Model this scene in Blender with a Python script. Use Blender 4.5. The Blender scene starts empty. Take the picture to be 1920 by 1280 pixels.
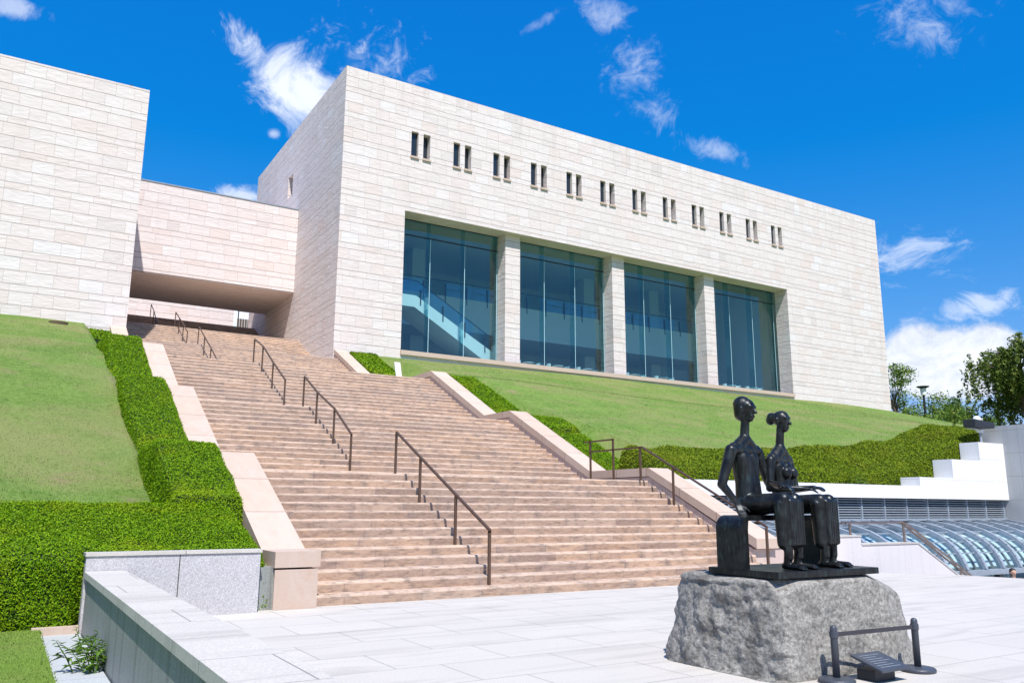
import bpy, math, random
import numpy as np
from mathutils import Vector, Matrix, noise as mnoise
rng = np.random.default_rng(7)
random.seed(7)
S = bpy.context.scene
COL = S.collection
R = math.radians

# ------------------------------------------------------------------ camera
f_px, pitch, roll, yaw = 1535.0, 0.200815, 0.00445, 0.549649
fwd = Vector((math.sin(yaw)*math.cos(pitch), math.cos(yaw)*math.cos(pitch), math.sin(pitch)))
rt0 = Vector((math.cos(yaw), -math.sin(yaw), 0)); up0 = rt0.cross(fwd)
rt = math.cos(roll)*rt0 + math.sin(roll)*up0
upv = -math.sin(roll)*rt0 + math.cos(roll)*up0
cd = bpy.data.cameras.new('camera'); cam = bpy.data.objects.new('camera', cd); COL.objects.link(cam)
cd.sensor_width = 36; cd.lens = f_px/1920*36; cd.clip_end = 6000; cd.clip_start = 0.1
m = Matrix((rt, upv, -fwd)).transposed().to_4x4(); m.translation = Vector((0, 0, 1.6))
cam.matrix_world = m
S.camera = cam

# ------------------------------------------------------------------ exposure
S.view_settings.view_transform = 'Standard'; S.view_settings.look = 'None'
S.view_settings.exposure = 0.70; S.view_settings.gamma = 1; S.view_settings.use_curve_mapping = False
S.cycles.transparent_max_bounces = 32; S.cycles.max_bounces = 10; S.cycles.diffuse_bounces = 4

# ------------------------------------------------------------------ sun
sdir = Vector((0.20, 0.60, -1.0)).normalized()          # the way the sunlight travels
sl = bpy.data.lights.new('sun', 'SUN'); sl.energy = 4.2; sl.angle = R(0.53); sl.color = (1.0, 0.965, 0.925)
so = bpy.data.objects.new('sun', sl); COL.objects.link(so); so.location = (-10, -40, 60)
so.rotation_euler = sdir.to_track_quat('-Z', 'Y').to_euler()
sun_elev = math.asin(-sdir.z); sun_rot = math.atan2(-sdir.x, -sdir.y)

# ------------------------------------------------------------------ node helper
class NB:
    def __init__(s, tree): s.t = tree; s.n = tree.nodes; s.l = tree.links
    def new(s, typ, **kw):
        nd = s.n.new(typ)
        for k, v in kw.items(): setattr(nd, k, v)
        return nd
    def put(s, sock, v):
        if isinstance(v, bpy.types.NodeSocket): s.l.new(v, sock)
        elif v is not None:
            try: sock.default_value = v
            except Exception:
                if isinstance(v, (int, float)): sock.default_value = (v, v, v)
                else: sock.default_value = tuple(v) + (1,)
    def m(s, op, a, b=None, c=None, clamp=False):
        nd = s.new('ShaderNodeMath', operation=op, use_clamp=clamp)
        for i, v in enumerate((a, b, c)):
            if v is not None: s.put(nd.inputs[i], v)
        return nd.outputs[0]
    def vm(s, op, a, b=None):
        nd = s.new('ShaderNodeVectorMath', operation=op)
        s.put(nd.inputs[0], a)
        if b is not None: s.put(nd.inputs[1], b)
        return nd.outputs['Value'] if op in ('DOT_PRODUCT', 'LENGTH') else nd.outputs['Vector']
    def mix(s, fac, a, b, mode='MIX'):
        nd = s.new('ShaderNodeMix', data_type='RGBA', blend_type=mode)
        s.put(nd.inputs[0], fac)
        for i, v in ((6, a), (7, b)):
            if isinstance(v, bpy.types.NodeSocket): s.l.new(v, nd.inputs[i])
            else: nd.inputs[i].default_value = tuple(v)[:3] + (1,)
        return nd.outputs[2]
    def noise(s, vec, scale, detail=4, rough=0.55, dist=0.0):
        nd = s.new('ShaderNodeTexNoise')
        if vec is not None: s.l.new(vec, nd.inputs['Vector'])
        nd.inputs['Scale'].default_value = scale; nd.inputs['Detail'].default_value = detail
        nd.inputs['Roughness'].default_value = rough; nd.inputs['Distortion'].default_value = dist
        return nd.outputs[0]
    def ramp(s, fac, stops, interp='LINEAR'):
        nd = s.new('ShaderNodeValToRGB'); cr = nd.color_ramp; cr.interpolation = interp
        while len(cr.elements) < len(stops): cr.elements.new(0.5)
        for e, (p, c) in zip(cr.elements, stops):
            e.position = p; e.color = tuple(c)[:3] + (1,) if not isinstance(c, (int, float)) else (c, c, c, 1)
        s.put(nd.inputs[0], fac)
        return nd.outputs[0]
    def mr(s, v, a, b, c=0.0, d=1.0, smooth=False):
        nd = s.new('ShaderNodeMapRange', clamp=True)
        if smooth: nd.interpolation_type = 'SMOOTHSTEP'
        s.put(nd.inputs[0], v)
        for i, x in enumerate((a, b, c, d)): nd.inputs[i+1].default_value = x
        return nd.outputs[0]
    def pos(s): return s.new('ShaderNodeNewGeometry').outputs['Position']
    def sep(s, v):
        nd = s.new('ShaderNodeSeparateXYZ'); s.l.new(v, nd.inputs[0]); return nd.outputs
    def comb(s, x, y, z):
        nd = s.new('ShaderNodeCombineXYZ')
        for i, v in enumerate((x, y, z)): s.put(nd.inputs[i], v)
        return nd.outputs[0]
    def scalev(s, v, sc):
        return s.vm('MULTIPLY', v, sc)
    def bump(s, h, strength, dist=0.02, normal=None):
        nd = s.new('ShaderNodeBump'); nd.inputs['Strength'].default_value = strength
        nd.inputs['Distance'].default_value = dist; s.l.new(h, nd.inputs['Height'])
        if normal: s.l.new(normal, nd.inputs['Normal'])
        return nd.outputs[0]
    def vor1(s, w, feature='F1', rnd=0.8):
        nd = s.new('ShaderNodeTexVoronoi', voronoi_dimensions='1D', feature=feature)
        s.put(nd.inputs['W'], w); nd.inputs['Scale'].default_value = 1
        nd.inputs['Randomness'].default_value = rnd
        return nd.outputs
    def white(s, w):
        nd = s.new('ShaderNodeTexWhiteNoise', noise_dimensions='1D'); s.put(nd.inputs['W'], w)
        return nd.outputs[0]

# ------------------------------------------------------------------ sky with clouds
W = bpy.data.worlds.new('World'); S.world = W; W.use_nodes = True
nb = NB(W.node_tree); nb.n.clear()
sky = nb.new('ShaderNodeTexSky', sky_type='NISHITA'); sky.sun_disc = False
sky.sun_elevation = sun_elev; sky.sun_rotation = sun_rot
sky.air_density = 1.0; sky.dust_density = 0.25; sky.ozone_density = 2.5
gen = nb.new('ShaderNodeTexCoord').outputs['Generated']
dirv = nb.vm('NORMALIZE', gen)
hs = nb.new('ShaderNodeHueSaturation'); hs.inputs['Saturation'].default_value = 1.28; hs.inputs['Hue'].default_value = 0.487
nb.l.new(sky.outputs[0], hs.inputs['Color'])
tinted = nb.mix(1.0, hs.outputs[0], (0.93, 1.02, 1.10), 'MULTIPLY')
sc3 = nb.new('ShaderNodeSeparateColor'); nb.l.new(tinted, sc3.inputs[0])
cc3 = nb.new('ShaderNodeCombineColor')
nb.put(cc3.inputs[0], nb.m('MAXIMUM', nb.m('MULTIPLY_ADD', sc3.outputs[0], 1.15, -0.55), 0.03))
nb.put(cc3.inputs[1], nb.m('MULTIPLY_ADD', sc3.outputs[1], 0.74, 0.58))
nb.put(cc3.inputs[2], nb.m('MULTIPLY_ADD', sc3.outputs[2], 0.54, 4.0))
skycol = cc3.outputs[0]
def pxdir(px, py):
    return (fwd*1.0 + rt*((px-960)/f_px) - upv*((py-640)/f_px)).normalized()
warp = nb.new('ShaderNodeTexNoise'); warp.inputs['Scale'].default_value = 9; warp.inputs['Detail'].default_value = 3
nb.l.new(dirv, warp.inputs['Vector'])
wv = nb.vm('SCALE', nb.vm('SUBTRACT', warp.outputs[1], (0.5, 0.5, 0.5)))
wv.node.inputs['Scale'].default_value = 0.05
dw = nb.vm('ADD', dirv, wv)
# clouds: (centre px, half sizes px, tilt deg, noise scale, stretch, threshold, softness, gain)
CL = [((560, 168), (88, 72), 35, 16, (1, 1, 1), 0.34, 0.55, 0.95),
      ((480, 100), (85, 40), 40, 26, (1, 1, 1), 0.47, 0.50, 0.75),
      ((705, 95), (130, 75), 10, 44, (1, 1, 1), 0.50, 0.6, 0.55),
      ((515, 252), (14, 11), 0, 20, (1, 1, 1), 0.25, 0.5, 0.6),
      ((1185, 125), (75, 75), 30, 40, (1, 1, 1), 0.47, 0.7, 0.5),
      ((1235, 210), (70, 42), 25, 38, (1, 1, 1), 0.49, 0.7, 0.42),
      ((1140, 30), (70, 40), 20, 26, (1, 1, 1), 0.48, 0.5, 0.4),
      ((1330, 278), (110, 26), 18, 26, (1, 1, 1), 0.46, 0.5, 0.4),
      ((1735, 45), (115, 60), 20, 32, (1, 1, 1), 0.46, 0.7, 0.5),
      ((1720, 475), (120, 45), 6, 22, (1, 1, 2.2), 0.42, 0.5, 0.55),
      ((1840, 572), (75, 26), -8, 22, (1, 1, 2), 0.36, 0.45, 0.6),
      ((20, 10), (45, 18), 10, 22, (1, 1, 1), 0.35, 0.5, 0.5),
      ((455, 368), (40, 22), 0, 24, (1, 1, 1), 0.30, 0.5, 0.7),
      ((450, 585), (60, 35), 0, 14, (1, 1, 1), 0.20, 0.4, 1.0),
      ((1010, 45), (60, 14), -30, 26, (1, 1, 1), 0.5, 0.5, 0.3)]
mask = None
n_cache = {}
def fbm(scale, st):
    k = (scale, st)
    if k not in n_cache:
        n_cache[k] = nb.noise(nb.scalev(dw, st), scale, 10, 0.68, 0.55)
    return n_cache[k]
def ellipse(c, hx, hy, tilt):
    d0 = pxdir(*c)
    u = (rt - d0*rt.dot(d0)).normalized(); v = (upv - d0*upv.dot(d0)).normalized()
    a = R(-tilt); u2 = u*math.cos(a)+v*math.sin(a); v2 = -u*math.sin(a)+v*math.cos(a)
    du = nb.m('DIVIDE', nb.vm('DOT_PRODUCT', dirv, tuple(u2)), hx/f_px)
    dv = nb.m('DIVIDE', nb.vm('DOT_PRODUCT', dirv, tuple(v2)), hy/f_px)
    front = nb.m('GREATER_THAN', nb.vm('DOT_PRODUCT', dirv, tuple(d0)), 0.3)
    r2 = nb.m('ADD', nb.m('MULTIPLY', du, du), nb.m('MULTIPLY', dv, dv))
    return nb.m('MULTIPLY', nb.m('EXPONENT', nb.m('MULTIPLY', r2, -0.7)), front)
for c, (hx, hy), tilt, sc, st, th, so_, gain in CL:
    g = ellipse(c, hx, hy, tilt)
    nz = fbm(sc, st)
    v = nb.m('MULTIPLY_ADD', nz, 1.0, nb.m('MULTIPLY_ADD', g, 0.46, -0.36))
    mk = nb.m('MULTIPLY', nb.mr(v, th-0.02, th+so_*0.62, 0, 1, True), gain)
    mk = nb.m('MULTIPLY', mk, nb.mr(g, 0.02, 0.25))
    mask = mk if mask is None else nb.m('MAXIMUM', mask, mk)
# the cumulus low on the right: three lobes with a puffy edge
cum = None
for c, hx, hy in (((1722, 662), 52, 46), ((1790, 672), 80, 46), ((1858, 655), 46, 36), ((1775, 700), 110, 40)):
    g = ellipse(c, hx, hy, 0); cum = g if cum is None else nb.m('MAXIMUM', cum, g)
pn = fbm(34, (1, 1, 1))
cv = nb.m('MULTIPLY_ADD', nb.m('SUBTRACT', pn, 0.5), 0.55, cum)
cmask = nb.mr(cv, 0.30, 0.62, 0, 1, True)
cmask = nb.m('MULTIPLY', cmask, nb.mr(cum, 0.08, 0.3))
ccol = nb.mix(nb.mr(fbm(12, (1, 1, 1.3)), 0.36, 0.6), (5.6, 6.2, 7.4), (9.2, 9.4, 9.9))
sk1 = nb.mix(mask, skycol, (8.3, 8.8, 9.8))
sk2 = nb.mix(nb.m('MULTIPLY', cmask, 0.95), sk1, ccol)
bg = nb.new('ShaderNodeBackground'); bg.inputs['Strength'].default_value = 0.075
nb.l.new(sk2, bg.inputs['Color'])
wo = nb.new('ShaderNodeOutputWorld'); nb.l.new(bg.outputs[0], wo.inputs[0])

# ------------------------------------------------------------------ materials
def material(name, build):
    mt = bpy.data.materials.new(name); mt.use_nodes = True
    b = NB(mt.node_tree); pr = b.n['Principled BSDF']
    build(b, pr)
    return mt
def setp(b, pr, col=None, rough=None, normal=None, metal=None, spec=None):
    if col is not None:
        if isinstance(col, bpy.types.NodeSocket): b.l.new(col, pr.inputs['Base Color'])
        else: pr.inputs['Base Color'].default_value = tuple(col)[:3] + (1,)
    if rough is not None: b.put(pr.inputs['Roughness'], rough)
    if metal is not None: pr.inputs['Metallic'].default_value = metal
    if spec is not None: pr.inputs['Specular IOR Level'].default_value = spec
    if normal is not None: b.l.new(normal, pr.inputs['Normal'])

def cladding(bump=0.5, stretch_soffit=False):
    def fn(b, pr):
        p = b.pos(); x, y, z = b.sep(p)
        u = b.m('ADD', x, y)
        zz = b.m('MULTIPLY', y, 2.2) if stretch_soffit else z
        if stretch_soffit: u = x
        zr = b.m('DIVIDE', b.m('SUBTRACT', 29.1, zz), 1.72)
        k = b.m('FLOOR', zr); fr = b.m('SUBTRACT', zr, k)
        row = b.m('ADD', b.m('MULTIPLY', k, 3), b.m('ADD', b.m('GREATER_THAN', fr, 0.395), b.m('GREATER_THAN', fr, 0.79)))
        dj = b.m('MINIMUM', fr, b.m('SUBTRACT', 1.0, fr))
        for t in (0.395, 0.79): dj = b.m('MINIMUM', dj, b.m('ABSOLUTE', b.m('SUBTRACT', fr, t)))
        dj = b.m('MULTIPLY', dj, 1.72)
        off = b.m('MULTIPLY', b.white(b.m('ADD', row, 0.37)), 211.0)
        w = b.m('ADD', b.m('DIVIDE', u, 1.02), off)
        v = b.vor1(w, 'F1', 0.75)
        ve = b.vor1(w, 'DISTANCE_TO_EDGE', 0.75)
        rc = b.sep(v['Color'])
        tint = b.ramp(rc[0], [(0.0, (0.665, 0.585, 0.56)), (0.22, (0.655, 0.555, 0.515)), (0.42, (0.635, 0.52, 0.47)),
                              (0.6, (0.69, 0.635, 0.62)), (0.75, (0.61, 0.54, 0.515)), (0.88, (0.70, 0.675, 0.67)), (0.96, (0.54, 0.485, 0.465))], 'CONSTANT')
        tint = b.mix(b.m('MULTIPLY_ADD', rc[1], 0.55, 0.4), tint, (0.685, 0.615, 0.59))
        veinv = b.scalev(b.vm('ADD', p, b.scalev(v['Color'], (3, 3, 3))), (0.7, 0.7, 2.6))
        vein = b.noise(veinv, 1.6, 6, 0.6, 0.8)
        tint = b.mix(b.mr(vein, 0.36, 0.66, 0.16, 0.0), tint, (0.43, 0.36, 0.32))
        st = b.noise(b.scalev(p, (1.2, 1.2, 0.16)), 0.7, 5, 0.6)
        tint = b.mix(b.mr(st, 0.55, 0.8, 0.0, 0.3), tint, (0.47, 0.40, 0.36))
        top = b.m('MULTIPLY', b.mr(z, 26.5, 29.0), b.mr(b.noise(b.scalev(p, (1.3, 1.3, 0.05)), 1.5, 5, 0.7), 0.5, 0.72))
        tint = b.mix(b.m('MULTIPLY', top, 0.35), tint, (0.36, 0.31, 0.285))
        joint = b.m('LESS_THAN', dj, 0.015)
        col = b.mix(b.m('MULTIPLY', joint, 0.7), tint, (0.20, 0.145, 0.12))
        vj = b.m('LESS_THAN', ve['Distance'], 0.009)
        col = b.mix(b.m('MULTIPLY', vj, 0.55), col, (0.30, 0.24, 0.21))
        cl = b.noise(veinv, 1.1, 7, 0.62, 1.4)
        fine = b.noise(p, 14, 5, 0.6)
        h = b.m('MULTIPLY_ADD', fine, 0.25, b.m('MULTIPLY', cl, 1.4))
        h = b.m('MULTIPLY_ADD', rc[2], 0.22, h)
        h = b.m('MULTIPLY_ADD', b.m('LESS_THAN', dj, 0.022), -0.55, h)
        setp(b, pr, col, 0.82, b.bump(h, bump, 0.05), spec=0.25)
    return fn
M = {}
M['clad'] = material('sandstone_cladding', cladding(0.55))
M['soffit'] = material('sandstone_soffit', cladding(0.25, True))

def stairstone(b, pr):
    p = b.pos(); x, y, z = b.sep(p)
    oi = b.new('ShaderNodeObjectInfo').outputs['Random']
    w = b.m('ADD', b.m('DIVIDE', x, 1.22), b.m('MULTIPLY', oi, 113.0))
    v = b.vor1(w, 'F1', 0.55); ve = b.vor1(w, 'DISTANCE_TO_EDGE', 0.55)
    rc = b.sep(v['Color'])
    col = b.ramp(rc[0], [(0, (0.41, 0.265, 0.175)), (0.25, (0.49, 0.33, 0.225)), (0.5, (0.34, 0.21, 0.135)), (0.7, (0.52, 0.365, 0.265)), (0.9, (0.28, 0.185, 0.135))])
    p2 = b.vm('ADD', p, b.comb(b.m('MULTIPLY', oi, 50), 0, 0))
    st = b.noise(b.scalev(p2, (1.0, 1.4, 3.2)), 2.1, 6, 0.65, 0.5)
    col = b.mix(b.mr(st, 0.46, 0.70, 0.0, 0.62), col, (0.21, 0.16, 0.14))
    edge = b.mr(ve['Distance'], 0.0, 0.14, 0.75, 0.0)
    col = b.mix(b.m('MULTIPLY', edge, b.mr(b.noise(p2, 3.1, 3), 0.42, 0.62)), col, (0.20, 0.155, 0.135))
    big = b.noise(b.scalev(p, (0.12, 0.5, 0.5)), 1.0, 3)
    col = b.mix(b.mr(big, 0.44, 0.62, 0.0, 0.42), col, (0.22, 0.165, 0.145))
    col = b.mix(b.m('MULTIPLY', b.m('LESS_THAN', ve['Distance'], 0.006), 0.6), col, (0.16, 0.12, 0.105))
    gr = b.noise(b.scalev(p, (3, 3, 14)), 4, 4)
    col = b.mix(b.mr(gr, 0.35, 0.65, 0.0, 0.18), col, (0.66, 0.53, 0.44))
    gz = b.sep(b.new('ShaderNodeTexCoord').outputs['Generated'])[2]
    paler = b.m('MULTIPLY', b.mr(gz, 0.74, 0.86), b.mr(b.noise(b.scalev(p2, (1.5, 1, 1)), 1.3, 4, 0.6), 0.3, 0.5, 0.45, 1.0))  # lighter towards the top edge of each step, broken by noise
    col = b.mix(b.m('MULTIPLY', paler, 0.5), col, (0.60, 0.46, 0.36))
    dirt = b.noise(b.scalev(p2, (2.2, 1, 9)), 2.0, 5, 0.7)
    col = b.mix(b.mr(dirt, 0.48, 0.66, 0, 0.7), col, (0.15, 0.11, 0.09))
    setp(b, pr, col, 0.8, b.bump(b.noise(p, 22, 5), 0.25, 0.02), spec=0.3)
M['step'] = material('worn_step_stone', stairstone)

def copingstone(jl):
    def fn(b, pr):
        p = b.pos(); x, y, z = b.sep(p)
        y = b.m('ADD', y, 0.55); k = b.m('FLOOR', b.m('DIVIDE', y, jl)); fr = b.m('SUBTRACT', b.m('DIVIDE', y, jl), k)
        rnd = b.white(k)
        col = b.ramp(rnd, [(0, (0.47, 0.345, 0.265)), (0.5, (0.51, 0.395, 0.32)), (1, (0.44, 0.32, 0.25))])
        sw = b.noise(b.vm('ADD', b.scalev(p, (1.6, 0.8, 0.8)), b.comb(0, 0, b.m('MULTIPLY', rnd, 30))), 1.2, 5, 0.6, 2.2)
        col = b.mix(b.mr(sw, 0.4, 0.66, 0.0, 0.5), col, (0.51, 0.42, 0.355))
        col = b.mix(b.mr(sw, 0.3, 0.42, 0.4, 0.0), col, (0.47, 0.31, 0.22))
        dk = b.noise(b.scalev(p, (2, 2, 0.5)), 2.2, 6, 0.7)
        col = b.mix(b.mr(dk, 0.58, 0.8, 0, 0.5), col, (0.30, 0.24, 0.21))
        j = b.m('LESS_THAN', b.m('MINIMUM', fr, b.m('SUBTRACT', 1.0, fr)), 0.012/jl)
        col = b.mix(b.m('MULTIPLY', j, 0.7), col, (0.17, 0.12, 0.10))
        setp(b, pr, col, 0.75, b.bump(b.noise(p, 18, 5), 0.2, 0.02), spec=0.3)
    return fn
M['coping'] = material('pink_coping_stone', copingstone(1.35))
def panelstone(b, pr):
    p = b.pos(); x, y, z = b.sep(p); u = b.m('ADD', x, y)
    w = b.m('DIVIDE', u, 0.62); v = b.vor1(w, 'F1', 0.45); ve = b.vor1(w, 'DISTANCE_TO_EDGE', 0.45); rc = b.sep(v['Color'])
    col = b.ramp(rc[0], [(0, (0.50, 0.375, 0.315)), (0.5, (0.56, 0.445, 0.385)), (1, (0.46, 0.355, 0.315))])
    st = b.noise(b.scalev(p, (2.5, 2.5, 0.5)), 1.6, 5, 0.65)
    col = b.mix(b.mr(st, 0.5, 0.75, 0, 0.45), col, (0.29, 0.235, 0.215))
    col = b.mix(b.m('MULTIPLY', b.m('LESS_THAN', ve['Distance'], 0.012), 0.6), col, (0.17, 0.13, 0.115))
    setp(b, pr, col, 0.8, b.bump(b.noise(p, 18, 5), 0.2, 0.02), spec=0.3)
M['panel'] = material('pink_panel_stone', panelstone)

def granite(base, dark, light, jx=None, jy=None, jz=None, streak=0.0, stain=0.0, along='x', jd=0.5):
    def fn(b, pr):
        p = b.pos(); x, y, z = b.sep(p)
        sp = b.noise(p, 55, 3, 0.7)
        sp2 = b.noise(p, 130, 2, 0.6)
        col = b.mix(b.mr(sp, 0.40, 0.62), dark, base)
        col = b.mix(b.mr(sp2, 0.52, 0.66), col, light)
        cl = b.noise(p, 0.9, 5, 0.6)
        col = b.mix(b.mr(cl, 0.35, 0.7, 0.0, 0.28), col, dark)
        if streak:
            s1 = b.noise(b.scalev(p, (0.35, 2.6, 1)), 1.0, 6, 0.62, 0.6)
            col = b.mix(b.mr(s1, 0.50, 0.72, 0.0, streak), col, tuple(c*0.55 for c in dark))
        if stain:
            s2 = b.noise(b.scalev(p, (3.6, 3.6, 0.10)), 1.2, 5, 0.7)
            col = b.mix(b.mr(s2, 0.5, 0.70, 0.0, stain), col, tuple(c*0.45 for c in dark))
        j = None
        rowoff = None
        if jy:
            ky = b.m('FLOOR', b.m('DIVIDE', y, jy)); fy = b.m('MULTIPLY', b.m('FRACT', b.m('DIVIDE', y, jy)), jy)
            j = b.m('LESS_THAN', fy, 0.012); rowoff = b.m('MULTIPLY', ky, 0.37)
        if jx:
            xx = b.m('DIVIDE', x, jx)
            if rowoff is not None: xx = b.m('ADD', xx, rowoff)
            fx = b.m('MULTIPLY', b.m('FRACT', xx), jx); jj = b.m('LESS_THAN', fx, 0.012)
            j = jj if j is None else b.m('MAXIMUM', j, jj)
            if rowoff is not None:
                rnd = b.white(b.m('ADD', b.m('FLOOR', xx), b.m('MULTIPLY', ky, 17.3)))
                col = b.mix(b.m('MULTIPLY', rnd, 0.3), col, dark)
        if jz:
            fz = b.m('MULTIPLY', b.m('FRACT', b.m('DIVIDE', b.m('SUBTRACT', z, 0.2), jz)), jz); jj = b.m('LESS_THAN', fz, 0.014)
            j = jj if j is None else b.m('MAXIMUM', j, jj)
        if j is not None: col = b.mix(b.m('MULTIPLY', j, jd), col, (0.13, 0.12, 0.12))
        setp(b, pr, col, 0.62, b.bump(sp, 0.12, 0.01), spec=0.35)
    return fn
M['paver'] = material('plaza_granite', granite((0.575, 0.535, 0.485), (0.43, 0.40, 0.36), (0.63, 0.59, 0.535), 1.35, 0.9, None, 0.5, 0, jd=0.75))
M['granite'] = material('grey_granite', granite((0.54, 0.52, 0.525), (0.30, 0.285, 0.29), (0.68, 0.66, 0.66), None, None, None, 0, 0))
M['granite_side'] = material('stained_granite', granite((0.29, 0.305, 0.285), (0.19, 0.20, 0.19), (0.36, 0.37, 0.35), None, 1.05, None, 0, 0.8))
M['white_granite'] = material('white_granite', granite((0.74, 0.73, 0.72), (0.66, 0.65, 0.645), (0.78, 0.77, 0.765), 2.2, None, 0.83, 0, 0.1, jd=0.4))
M['wall_granite'] = material('jointed_granite', granite((0.44, 0.45, 0.46), (0.33, 0.34, 0.35), (0.50, 0.51, 0.52), None, 1.7, 0.9, 0, 0.25, jd=0.6))
M['parapet'] = material('parapet_granite', granite((0.63, 0.59, 0.585), (0.54, 0.50, 0.50), (0.70, 0.66, 0.66), 1.15, None, None, 0, 0.12, jd=0.22))
M['slab'] = material('gutter_slab', granite((0.44, 0.46, 0.47), (0.33, 0.35, 0.36), (0.52, 0.54, 0.55), None, 0.9, None, 0, 0.0))

def flat(col, rough=0.6, metal=0.0, spec=0.4, var=0.12, sc=6):
    def fn(b, pr):
        n = b.noise(b.pos(), sc, 5)
        c = b.mix(b.mr(n, 0.35, 0.7, 0, var*3), col, tuple(v*(1-0.5) for v in col))
        setp(b, pr, c, rough, None, metal, spec)
    return fn
M['rail'] = material('bronze_brown_metal', flat((0.115, 0.068, 0.045), 0.45, 0.35, 0.5))
M['steel'] = material('brushed_rail_metal', flat((0.33, 0.25, 0.21), 0.35, 0.8))
M['dark'] = material('dark_metal', flat((0.018, 0.019, 0.021), 0.5))
M['stanchion'] = material('charcoal_paint', flat((0.055, 0.062, 0.078), 0.42))
M['belt'] = material('black_belt', flat((0.045, 0.042, 0.05), 0.8))
M['louver'] = material('grey_louver_paint', flat((0.27, 0.31, 0.36), 0.5))
M['white'] = material('white_plaster', flat((0.72, 0.72, 0.71), 0.8, var=0.03))
M['whitep'] = material('white_paint', flat((0.8, 0.8, 0.79), 0.5, var=0.03))
M['floor'] = material('interior_floor', flat((0.22, 0.21, 0.20), 0.5))
M['fixture'] = material('fixture_black', flat((0.03, 0.032, 0.038), 0.5))
M['skin'] = material('skin', flat((0.48, 0.29, 0.21), 0.6, var=0.05))
M['hair'] = material('hair', flat((0.015, 0.011, 0.009), 0.6))
M['cloth'] = material('dark_cloth', flat((0.05, 0.055, 0.08), 0.85))
M['bark'] = material('bark', flat((0.12, 0.09, 0.065), 0.9))
M['soil'] = material('soil', flat((0.12, 0.08, 0.055), 0.95))
M['sign'] = material('sign_white', flat((0.8, 0.79, 0.77), 0.5, var=0.02))

def bronze(b, pr):
    p = b.pos()
    n = b.noise(p, 9, 6, 0.6)
    n2 = b.noise(b.scalev(p, (6, 6, 1.2)), 5, 5, 0.6)
    col = b.mix(b.mr(n, 0.4, 0.7), (0.012, 0.012, 0.013), (0.028, 0.030, 0.031))
    col = b.mix(b.mr(n2, 0.54, 0.72, 0, 0.7), col, (0.055, 0.085, 0.082))
    setp(b, pr, col, b.mr(n, 0.3, 0.7, 0.30, 0.46), b.bump(n, 0.12, 0.01), 0.55, 0.5)
M['bronze'] = material('dark_bronze', bronze)

def boulder(b, pr):
    p = b.pos()
    n = b.noise(p, 26, 8, 0.72)
    n2 = b.noise(p, 2.3, 6, 0.65, 0.5)
    n3 = b.noise(p, 85, 3, 0.6)
    col = b.mix(b.mr(n, 0.36, 0.64), (0.13, 0.122, 0.108), (0.38, 0.36, 0.325))
    col = b.mix(b.mr(n3, 0.56, 0.72, 0, 0.6), col, (0.43, 0.41, 0.37))
    col = b.mix(b.mr(n2, 0.52, 0.66, 0, 0.65), col, (0.07, 0.062, 0.054))
    h = b.m('MULTIPLY_ADD', n, 0.7, b.m('MULTIPLY', b.noise(p, 7, 8, 0.65, 0.6), 1.6))
    setp(b, pr, col, 0.85, b.bump(h, 0.6, 0.04), spec=0.3)
M['rock'] = material('boulder_stone', boulder)

def leafmat(c0, c1, c2, c3, patch_sc=0.8, yellow=(0.20, 0.23, 0.012), yamt=0.5):
    def fn(b, pr):
        ri = b.new('ShaderNodeNewGeometry').outputs['Random Per Island']
        p = b.pos()
        col = b.ramp(ri, [(0, c0), (0.35, c1), (0.75, c2), (1.0, c3)])
        pt = b.noise(p, patch_sc, 4, 0.6)
        col = b.mix(b.mr(pt, 0.52, 0.70, 0, yamt), col, yellow)
        pt2 = b.noise(p, patch_sc*2.3, 3, 0.6)
        col = b.mix(b.mr(pt2, 0.52, 0.72, 0, 0.35), col, tuple(v*0.65 for v in c1))
        setp(b, pr, col, 0.6, None, None, 0.12)
        tr = b.new('ShaderNodeBsdfTranslucent'); b.l.new(col, tr.inputs[0])
        mx = b.new('ShaderNodeMixShader'); mx.inputs[0].default_value = 0.22
        b.l.new(pr.outputs[0], mx.inputs[1]); b.l.new(tr.outputs[0], mx.inputs[2])
        b.l.new(mx.outputs[0], b.n['Material Output'].inputs[0])
    return fn
M['hedge'] = material('hedge_leaves', leafmat((0.05, 0.13, 0.002), (0.12, 0.245, 0.003), (0.18, 0.32, 0.004), (0.26, 0.38, 0.006), 0.8, (0.30, 0.34, 0.006), 0.42))
M['azalea'] = material('azalea_leaves', leafmat((0.06, 0.105, 0.006), (0.13, 0.20, 0.008), (0.19, 0.26, 0.010), (0.25, 0.29, 0.015), 0.45, (0.25, 0.26, 0.02), 0.5))
M['treeleaf'] = material('tree_leaves', leafmat((0.05, 0.10, 0.02), (0.10, 0.18, 0.03), (0.15, 0.24, 0.035), (0.23, 0.30, 0.05), 0.25, (0.30, 0.33, 0.03), 0.55))
M['weepleaf'] = material('weeping_leaves', leafmat((0.04, 0.07, 0.014), (0.085, 0.135, 0.022), (0.14, 0.19, 0.035), (0.22, 0.23, 0.06), 0.6, (0.18, 0.19, 0.03), 0.3))
M['pine'] = material('pine_needles', leafmat((0.012, 0.03, 0.012), (0.02, 0.05, 0.018), (0.03, 0.06, 0.02), (0.05, 0.07, 0.025), 0.6))
M['weed'] = material('weed_leaves', leafmat((0.05, 0.12, 0.015), (0.09, 0.19, 0.025), (0.13, 0.24, 0.035), (0.18, 0.28, 0.05)))
M['core'] = material('hedge_inner', flat((0.018, 0.036, 0.008), 0.9))

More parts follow.
